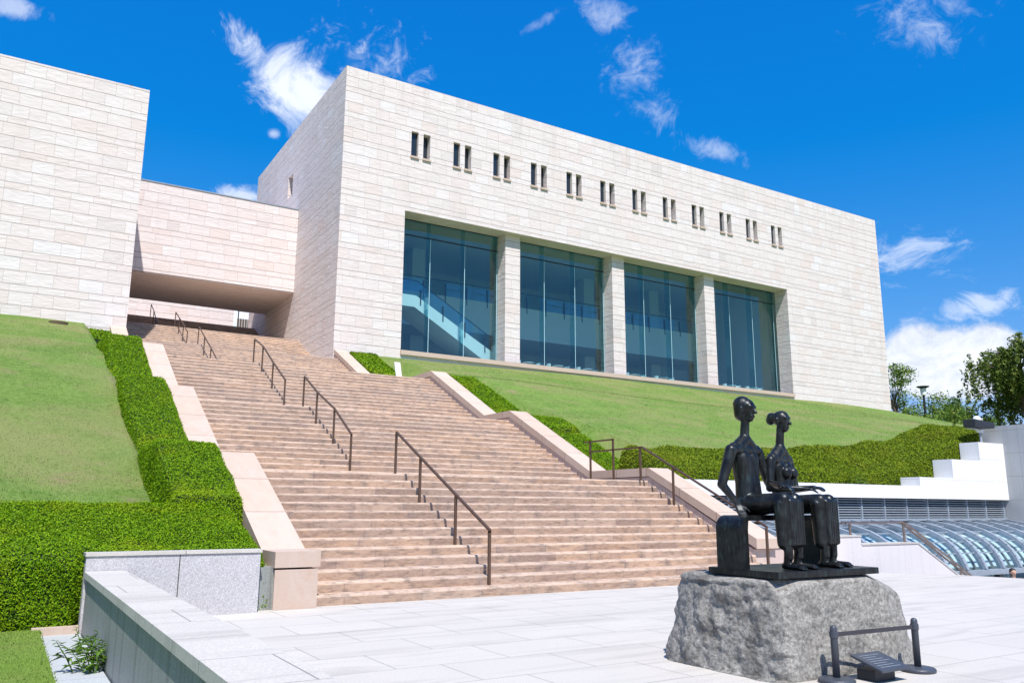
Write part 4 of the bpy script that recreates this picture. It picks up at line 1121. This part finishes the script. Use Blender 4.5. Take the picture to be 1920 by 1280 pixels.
# ------------------------------------------------------------------ bronze sculpture (plain seated pair), boulder
def organic(name, caps, mat, parent, voxel=0.009, smooth_it=6):
    """caps: (a, b, ra, rb[, squash]) closed tapered capsules merged into one continuous skin"""
    mb = MB()
    for c in caps:
        A, B, ra, rb = Vector(c[0]), Vector(c[1]), c[2], c[3]
        d = B-A; L = d.length
        if L < 1e-6: d = Vector((0,0,1)); 
        d.normalize(); n = 14
        pts, rad = [], []
        for k in range(6): th = math.pi/2*(k+0.3)/6; pts.append(A - d*ra*math.cos(th)); rad.append(ra*math.sin(th))
        for k in range(6): th = math.pi/2*(k)/6; pts.append(B + d*rb*math.sin(th)); rad.append(rb*math.cos(th)+1e-4)
        ref = Vector((1,0,0)) if abs(d.x) < 0.9 else Vector((0,1,0))
        u = (ref-d*ref.dot(d)).normalized(); w_ = d.cross(u)
        sq = c[4] if len(c) > 4 else None
        o = len(mb.v); mid = (A+B)/2
        for q, r in zip(pts, rad):
            for k in range(n):
                an = 2*math.pi*k/n; p = q + (u*math.cos(an)+w_*math.sin(an))*r
                if sq: p = Vector((mid.x+(p.x-mid.x)*sq[0], mid.y+(p.y-mid.y)*sq[1], mid.z+(p.z-mid.z)*sq[2]))
                mb.v.append(tuple(p))
        m_ = len(pts)
        for i in range(m_-1):
            for k in range(n): mb.f.append((o+i*n+k, o+i*n+(k+1)%n, o+(i+1)*n+(k+1)%n, o+(i+1)*n+k)); mb.mi.append(0)
        mb.f.append(tuple(o+k for k in reversed(range(n)))); mb.f.append(tuple(o+(m_-1)*n+k for k in range(n))); mb.mi += [0,0]
    ob = mb.build(name, mat, parent)
    rm = ob.modifiers.new('r', 'REMESH'); rm.mode = 'VOXEL'; rm.voxel_size = voxel; rm.use_smooth_shade = True
    sm = ob.modifiers.new('s', 'SMOOTH'); sm.factor = 0.5; sm.iterations = smooth_it
    dg = bpy.context.evaluated_depsgraph_get(); me = bpy.data.meshes.new_from_object(ob.evaluated_get(dg))
    ob.modifiers.clear(); ob.data = me
    me.polygons.foreach_set('use_smooth', [True]*len(me.polygons))
    if not me.materials: me.materials.append(M[mat])
    return ob
def hand(caps, wrist, palm_dir, side, down, curl=0.25, s=1.0):
    """palm, four fingers and a thumb; palm_dir along the fingers, side towards the thumb, down = palm normal"""
    w_, d, sd, dn = Vector(wrist), Vector(palm_dir).normalized(), Vector(side).normalized(), Vector(down).normalized()
    k0 = w_ + d*0.085*s
    for q in (-0.6, -0.2, 0.2, 0.6): caps.append((w_+sd*0.018*q*s*1.5, k0+sd*0.042*q*s, 0.019*s, 0.016*s))
    for q, L in ((0.95, 0.070), (0.32, 0.082), (-0.32, 0.077), (-0.95, 0.060)):
        r = k0+sd*0.036*q*s; m1 = r+(d+dn*curl).normalized()*L*0.5*s; m2 = m1+(d+dn*curl*2.6).normalized()*L*0.55*s
        caps.append((r, m1, 0.0125*s, 0.0115*s)); caps.append((m1, m2, 0.0115*s, 0.0095*s))
    tb = w_+d*0.03*s+sd*0.03*s; t1 = tb+(d*0.6+sd*0.8).normalized()*0.05*s; t2 = t1+(d+sd*0.25+dn*0.3).normalized()*0.04*s
    caps.append((tb, t1, 0.016*s, 0.0135*s)); caps.append((t1, t2, 0.0135*s, 0.010*s))
def place(c, ang, pts_fn):
    ca, sa = math.cos(ang), math.sin(ang)
    def P(x, y, z): return (c[0]+x*ca-y*sa, c[1]+x*sa+y*ca, c[2]+z)
    def D(x, y, z): return (x*ca-y*sa, x*sa+y*ca, z)
    return pts_fn(P, D)
def seated(P, D, male=True):
    s = 0.86 if male else 0.80
    c = []
    sw = 0.26 if male else 0.215
    nz = 1.36 if male else 1.28          # height of the neck base above the plate
    seat = 0.62
    # torso: a long smooth trunk leaning back a little
    c.append((P(-0.07,0.02,seat+0.03), P(-0.07,0.03,seat+0.28), 0.135*s, 0.115*s)); c.append((P(0.07,0.02,seat+0.03), P(0.07,0.03,seat+0.28), 0.135*s, 0.115*s))
    c.append((P(-0.06,0.03,seat+0.2), P(-0.09,0.05,nz-0.22), 0.112*s, 0.125*s)); c.append((P(0.06,0.03,seat+0.2), P(0.09,0.05,nz-0.22), 0.112*s, 0.125*s))
    c.append((P(-sw*0.86,0.05,nz-0.12), P(sw*0.86,0.05,nz-0.12), 0.085*s, 0.085*s))
    c.append((P(-sw*0.5,0.05,nz-0.09), P(0,0.04,nz+0.0), 0.075, 0.065)); c.append((P(sw*0.5,0.05,nz-0.09), P(0,0.04,nz+0.0), 0.075, 0.065))
    # neck and head
    hz = nz+0.30
    c.append((P(0,0.045,nz-0.03), P(0,0.02,hz-0.06), 0.064*s, 0.054*s))
    c.append((P(0,0.015,hz+0.045), P(0,0.0,hz+0.05), 0.112*s, 0.108*s))
    c.append((P(0,-0.02,hz+0.03), P(0,-0.035,hz-0.075), 0.085*s, 0.052*s))
    c.append((P(0,-0.105*s,hz+0.02), P(0,-0.128*s,hz-0.022), 0.013, 0.019))           # nose
    c.append((P(-0.045,-0.085*s,hz+0.045), P(0.045,-0.085*s,hz+0.045), 0.022, 0.022))   # brow
    c.append((P(-0.022,-0.088*s,hz-0.058), P(0.022,-0.088*s,hz-0.058), 0.014, 0.014))   # lips
    for q in (-1, 1): c.append((P(q*0.105*s,0.02,hz+0.03), P(q*0.108*s,0.015,hz-0.02), 0.022, 0.016))
    if not male: c.append((P(0,0.115,hz+0.06), P(0,0.13,hz+0.03), 0.062, 0.055))   # plain knot of hair
    else: c.append((P(0,0.05,hz+0.07), P(0,0.06,hz-0.02), 0.105, 0.085))
    # legs: thighs forward, shins down, one long robe over them
    kz = 0.70
    for q in (-1, 1):
        kx = q*0.115
        c.append((P(q*0.105,0.0,seat+0.04), P(kx,-0.43,kz), 0.118*s, 0.088*s))
        c.append((P(kx,-0.43,kz), P(kx*0.95,-0.45,0.12), 0.086*s, 0.052*s))
        c.append((P(kx*0.95,-0.445,0.16), P(kx*0.95,-0.43,0.045), 0.046, 0.042))
        c.append((P(kx*0.95,-0.40,0.035), P(kx*1.1,-0.60,0.026), 0.036, 0.028)); 
        for e in range(5): c.append((P(kx*1.1+0.026*(e-2)*0.85,-0.585,0.022), P(kx*1.1+0.026*(e-2),-0.645+0.012*abs(e-1.5),0.016), 0.0145, 0.012))
        c.append((P(kx*0.85,-0.43,kz-0.04), P(kx*0.85,-0.44,0.27), 0.098*s, 0.088*s))
        c.append((P(kx*1.25,-0.40,kz-0.05), P(kx*1.1,-0.41,0.26), 0.07, 0.066))
    for e in np.linspace(-0.12, 0.12, 5):
        c.append((P(e,-0.50,kz-0.02), P(e*0.95,-0.505,0.255), 0.030, 0.026))                 # folds
    c.append((P(0,-0.1,seat+0.0), P(0,-0.42,kz-0.03), 0.09, 0.075))
    c.append((P(0,-0.42,kz-0.1), P(0,-0.43,0.27), 0.085, 0.08))
    return c, sw, nz, kz
scu = empty('bronze_sculpture', (7.3, 6.15, 0.95), 'dark bronze sculpture of two seated figures on a bench, on the rough boulder', 'sculpture')
a = MB(); a.box(6.53, 8.10, 5.68, 6.62, 0.935, 1.0); a.build('base_plate', 'bronze', scu, bevel=0.006)
def bench(P, D):
    # a curved slab: legs at both ends bending over into the seat
    prof = []
    for k in range(9):
        an = math.pi - math.pi/2*k/8; prof.append((0.14+0.14*math.cos(an), 0.40+0.14*math.sin(an)))
    out = [(0.0,0.0)]+prof
    W_ = 1.42
    full = out+[(W_-x, z) for x, z in out[::-1]]
    inn = []
    for x, z in full:
        xx = min(max(x, 0.10), W_-0.10); inn.append((xx if 0.1 <= x <= W_-0.1 else xx, max(0, min(z, 0.54)-0.0 if False else (z-0.055 if 0.1 <= x <= W_-0.1 else min(z, 0.40)))))
    mb = MB(); n = len(full)
    for i in range(n-1):
        q = [full[i], full[i+1], inn[i+1], inn[i]]
        vs = [P(x-0.36, y, z) for y in (-0.17, 0.17) for x, z in q]
        mb.add(vs, [(0,1,2,3),(7,6,5,4),(0,4,5,1),(1,5,6,2),(2,6,7,3),(3,7,4,0)])
    return mb
bench_mb = place((6.86, 6.30, 1.0), R(4), bench)
bench_mb.build('bench', 'bronze', scu, smooth=False)
def figA(P, D):
    c, sw, nz, kz = seated(P, D, True)
    # right arm hangs down to rest on the bench edge; left arm reaches forward to the thigh
    sh, el, wr = P(-sw-0.03,0.05,nz-0.14), P(-sw-0.13,0.12,nz-0.50), P(-sw-0.04,0.0,0.66)
    c.append((sh, el, 0.068, 0.050)); c.append((el, wr, 0.050, 0.033)); hand(c, wr, D(-0.15,-0.45,-0.75), D(0.6,-0.7,0), D(0.9,0,0), 0.15, 1.1)
    sh, el, wr = P(sw+0.03,0.05,nz-0.14), P(sw+0.12,-0.02,nz-0.47), P(0.17,-0.26,kz+0.15)
    c.append((sh, el, 0.068, 0.050)); c.append((el, wr, 0.050, 0.034)); hand(c, wr, D(-0.15,-0.9,-0.12), D(-1,0,0), D(0,0,-1), 0.3, 1.1)
    return c
def figB(P, D):
    c, sw, nz, kz = seated(P, D, False)
    for q in (-0.085, 0.085): c.append((P(q,-0.055,nz-0.27), P(q,-0.06,nz-0.29), 0.062, 0.058))
    sh, el, wr = P(-sw-0.02,0.05,nz-0.14), P(-sw-0.10,0.04,nz-0.45), P(-0.10,-0.24,kz+0.13)
    c.append((sh, el, 0.056, 0.043)); c.append((el, wr, 0.043, 0.029)); hand(c, wr, D(0.35,-0.8,-0.10), D(1,0.3,0), D(0,0,-1), 0.25, 1.0)
    sh, el, wr = P(sw+0.02,0.05,nz-0.14), P(sw+0.10,0.02,nz-0.45), P(0.12,-0.28,kz+0.14)
    c.append((sh, el, 0.056, 0.043)); c.append((el, wr, 0.043, 0.029)); hand(c, wr, D(-0.4,-0.8,-0.05), D(-1,0.3,0), D(0,0,-1), 0.25, 1.0)
    return c
organic('seated_figure', place((6.93, 6.34, 1.0), R(14), figA), 'bronze', scu, 0.0085)
organic('seated_figure', place((7.56, 6.40, 1.0), R(16), figB), 'bronze', scu, 0.0085)

def boulder_mesh():
    n = 96; V = []; F = []
    C0 = Vector((7.44, 6.42, 0.45)); cuts = []
    rr = random.Random(21)
    for nv, dd in (((-1,-0.18,0.05),1.045),((-1,0.35,0.25),1.09),((-0.75,-0.75,0.12),1.20),((-0.9,-0.2,0.75),1.16),((0,-1,0.10),0.80),((0.35,-1,0.2),0.97),((-0.3,-0.8,0.9),0.93),((0.75,-0.75,0.3),1.36),((1,0.1,0.22),1.26),((0.8,-0.2,0.85),1.20),((0.4,-0.5,1.0),0.86),((-0.5,0.3,1),0.93)):
        q_ = Vector(nv).normalized(); cuts.append((q_, dd*rr.uniform(0.985, 1.015)))
    def sgnpow(v, e): return math.copysign(abs(v)**e, v)
    idx = {}
    def vert(p):
        k = tuple(round(q, 5) for q in p)
        if k in idx: return idx[k]
        x, y, z = p; d = Vector(p).normalized()
        L = (abs(d.x)**8+abs(d.y)**8+abs(d.z)**8)**(-1/8); q = d*L
        q = Vector((max(-1,min(1,q.x)), max(-1,min(1,q.y)), q.z))
        t_ = (q.z+1)/2
        flare = 1.0+0.085*(1-t_)**2.2; flx = 1.0+(0.23 if q.x > 0 else 0.07)*(1-t_)**1.8
        X = 7.47+q.x*1.10*flx; Y = 6.42+q.y*0.80*flare; Z = -0.12+t_*1.06
        co = Vector((X, Y, Z))
        for q_, dd in cuts:
            ex = (co-C0).dot(q_)-dd
            if ex > 0 and t_ > 0.12: co -= q_*ex*0.85
        side = 1.0 if t_ < 0.93 else 0.25
        left = 1.0 if q.x < -0.75 else 0.55
        vd = mnoise.voronoi(co*2.6+Vector((1,2,3)))[0]
        nz = mnoise.fractal(co*1.3+Vector((3,1,9)), 0.9, 2.1, 4)*0.030 + mnoise.fractal(co*7.0, 0.8, 2.1, 5)*0.020 + (vd[1]-vd[0]-0.3)*0.05*left - 0.03*left*abs(mnoise.noise(co*4.1))
        co += Vector((d.x, d.y, d.z*0.3))*nz*side*(1.15 if left == 1.0 else 0.7)
        if co.z > 0.933: co.z = 0.933
        V.append(tuple(co)); idx[k] = len(V)-1
        return idx[k]
    for ax in range(3):
        for sg_ in (-1, 1):
            for i in range(n):
                for j in range(n):
                    qs = []
                    for di, dj in ((0,0),(1,0),(1,1),(0,1)):
                        a_, b2 = math.tan((2*(i+di)/n-1)*math.pi/4), math.tan((2*(j+dj)/n-1)*math.pi/4)
                        p = [0,0,0]; p[ax] = sg_; p[(ax+1)%3] = a_; p[(ax+2)%3] = b2
                        qs.append(vert(p))
                    F.append(qs if sg_ > 0 else qs[::-1])
    mb = MB(); mb.v = V; mb.f = [tuple(q) for q in F]; mb.mi = [0]*len(F)
    return mb
bo = boulder_mesh().build('boulder', 'rock', smooth=True)
tag(bo, 'large rough grey boulder serving as pedestal on the plaza', 'boulder')

# stanchions with belt and the small plaque
def stanchion(x, y, label):
    t = empty('stanchion', (x, y, 0), label, 'stanchion', 'belt barrier posts in front of the boulder')
    a = MB(); a.lathe([(0.165,0.0),(0.17,0.012),(0.17,0.028),(0.155,0.042),(0.06,0.05),(0.01,0.05)], (x,y,0), 36); a.build('base', 'stanchion', t, smooth=False, bevel=0.004)
    a = MB(); a.lathe([(0.034,0.045),(0.034,0.475),(0.0335,0.49),(0.029,0.505),(0.02,0.515),(0.004,0.52)], (x,y,0), 20); a.build('post', 'stanchion', t, smooth=True)
    a = MB(); a.lathe([(0.040,0.405),(0.041,0.41),(0.041,0.455),(0.040,0.46)], (x,y,0), 20); a.build('collar', 'stanchion', t)
    return t
stanchion(8.12, 5.34, 'charcoal belt post at the right, fully in view beside the boulder')
stanchion(6.93, 5.40, 'charcoal belt post nearer the middle, its base cut by the photo bottom')
a = MB(); a.box(6.96, 8.10, 5.365, 5.372, 0.412, 0.452)
a.v = [(x, y+(0.03 if x < 7.5 else -0.03), z) for x, y, z in a.v]
o = a.build('barrier_belt', 'belt'); tag(o, 'black retractable belt stretched between the two charcoal posts', 'belt')
pq = empty('plaque', (7.42, 5.28, 0), 'low black sloping information plaque on the ground between the belt posts', 'plaque')
a = MB(); a.box(7.26, 7.56, 5.22, 5.42, 0.0, 0.10); a.build('stand', 'fixture', pq)
a = MB(); a.prism([(5.10,0.105),(5.10,0.125),(5.44,0.225),(5.44,0.205)], 'x', 7.20, 7.64); pp = a.build('plate', 'stanchion', pq)
a = MB()
for k in range(7):
    yy = 5.15+0.038*k; zz = 0.128+(yy-5.10)*0.294
    a.add([(7.26,yy,zz),(7.56-0.05*(k%3),yy,zz),(7.56-0.05*(k%3),yy+0.006,zz+0.002),(7.26,yy+0.006,zz+0.002)], [(0,1,2,3)])
a.build('text_line', 'louver', pp)

# a visitor on the lower level, head just above the plaza edge
def visitor(P, D):
    c = [(P(-0.09,0,0.92),P(-0.10,0,0.5),0.085,0.058),(P(0.09,0,0.92),P(0.10,0,0.5),0.085,0.058),(P(-0.10,0,0.5),P(-0.10,0.02,0.08),0.056,0.038),(P(0.10,0,0.5),P(0.10,0.02,0.08),0.056,0.038)]
    for q in (-1, 1): c.append((P(q*0.1,0.03,0.04),P(q*0.11,-0.15,0.03),0.04,0.033))
    c += [(P(-0.07,0,0.95),P(-0.09,0,1.35),0.11,0.10),(P(0.07,0,0.95),P(0.09,0,1.35),0.11,0.10),(P(-0.16,0,1.40),P(0.16,0,1.40),0.062,0.062),(P(0,0,1.42),P(0,-0.01,1.56),0.052,0.048)]
    for q in (-1, 1):
        c += [(P(q*0.20,0,1.39),P(q*0.24,0.02,1.10),0.048,0.038),(P(q*0.24,0.02,1.10),P(q*0.23,-0.06,0.86),0.036,0.026)]
        hand(c, P(q*0.23,-0.06,0.86), D(0,-0.1,-1), D(0,-1,0), D(-q,0,0), 0.2, 0.95)
    c += [(P(0,0.0,1.665),P(0,-0.005,1.665),0.093,0.09),(P(0,-0.02,1.64),P(0,-0.035,1.575),0.066,0.042),(P(0,-0.088,1.65),P(0,-0.105,1.625),0.011,0.015)]
    for q in (-1, 1): c.append((P(q*0.088,0.01,1.66),P(q*0.09,0.01,1.62),0.017,0.012))
    return c
vp = organic('person', place((26.85, 14.2, -1.92), R(-30), visitor), 'skin', None, 0.012, 3)
tag(vp, 'dark haired person standing on the lower level, head just above the plaza edge', 'person')
hr = organic('hair', place((26.85, 14.2, -1.92), R(-30), lambda P, D: [(P(0,0.02,1.69),P(0,0.03,1.66),0.099,0.095),(P(0,0.04,1.64),P(0,0.045,1.58),0.075,0.055)]), 'hair', vp, 0.012, 3)
cl_ = organic('clothing', place((26.85, 14.2, -1.92), R(-30), lambda P, D: [(P(-0.07,0,0.85),P(-0.09,0,1.33),0.125,0.113),(P(0.07,0,0.85),P(0.09,0,1.33),0.125,0.113),(P(-0.17,0,1.38),P(0.17,0,1.38),0.073,0.073),
    (P(-0.2,0,1.38),P(-0.24,0.02,1.12),0.058,0.05),(P(0.2,0,1.38),P(0.24,0.02,1.12),0.058,0.05),(P(-0.09,0,0.9),P(-0.1,0.02,0.14),0.1,0.062),(P(0.09,0,0.9),P(0.1,0.02,0.14),0.1,0.062)]), 'cloth', vp, 0.012, 3)
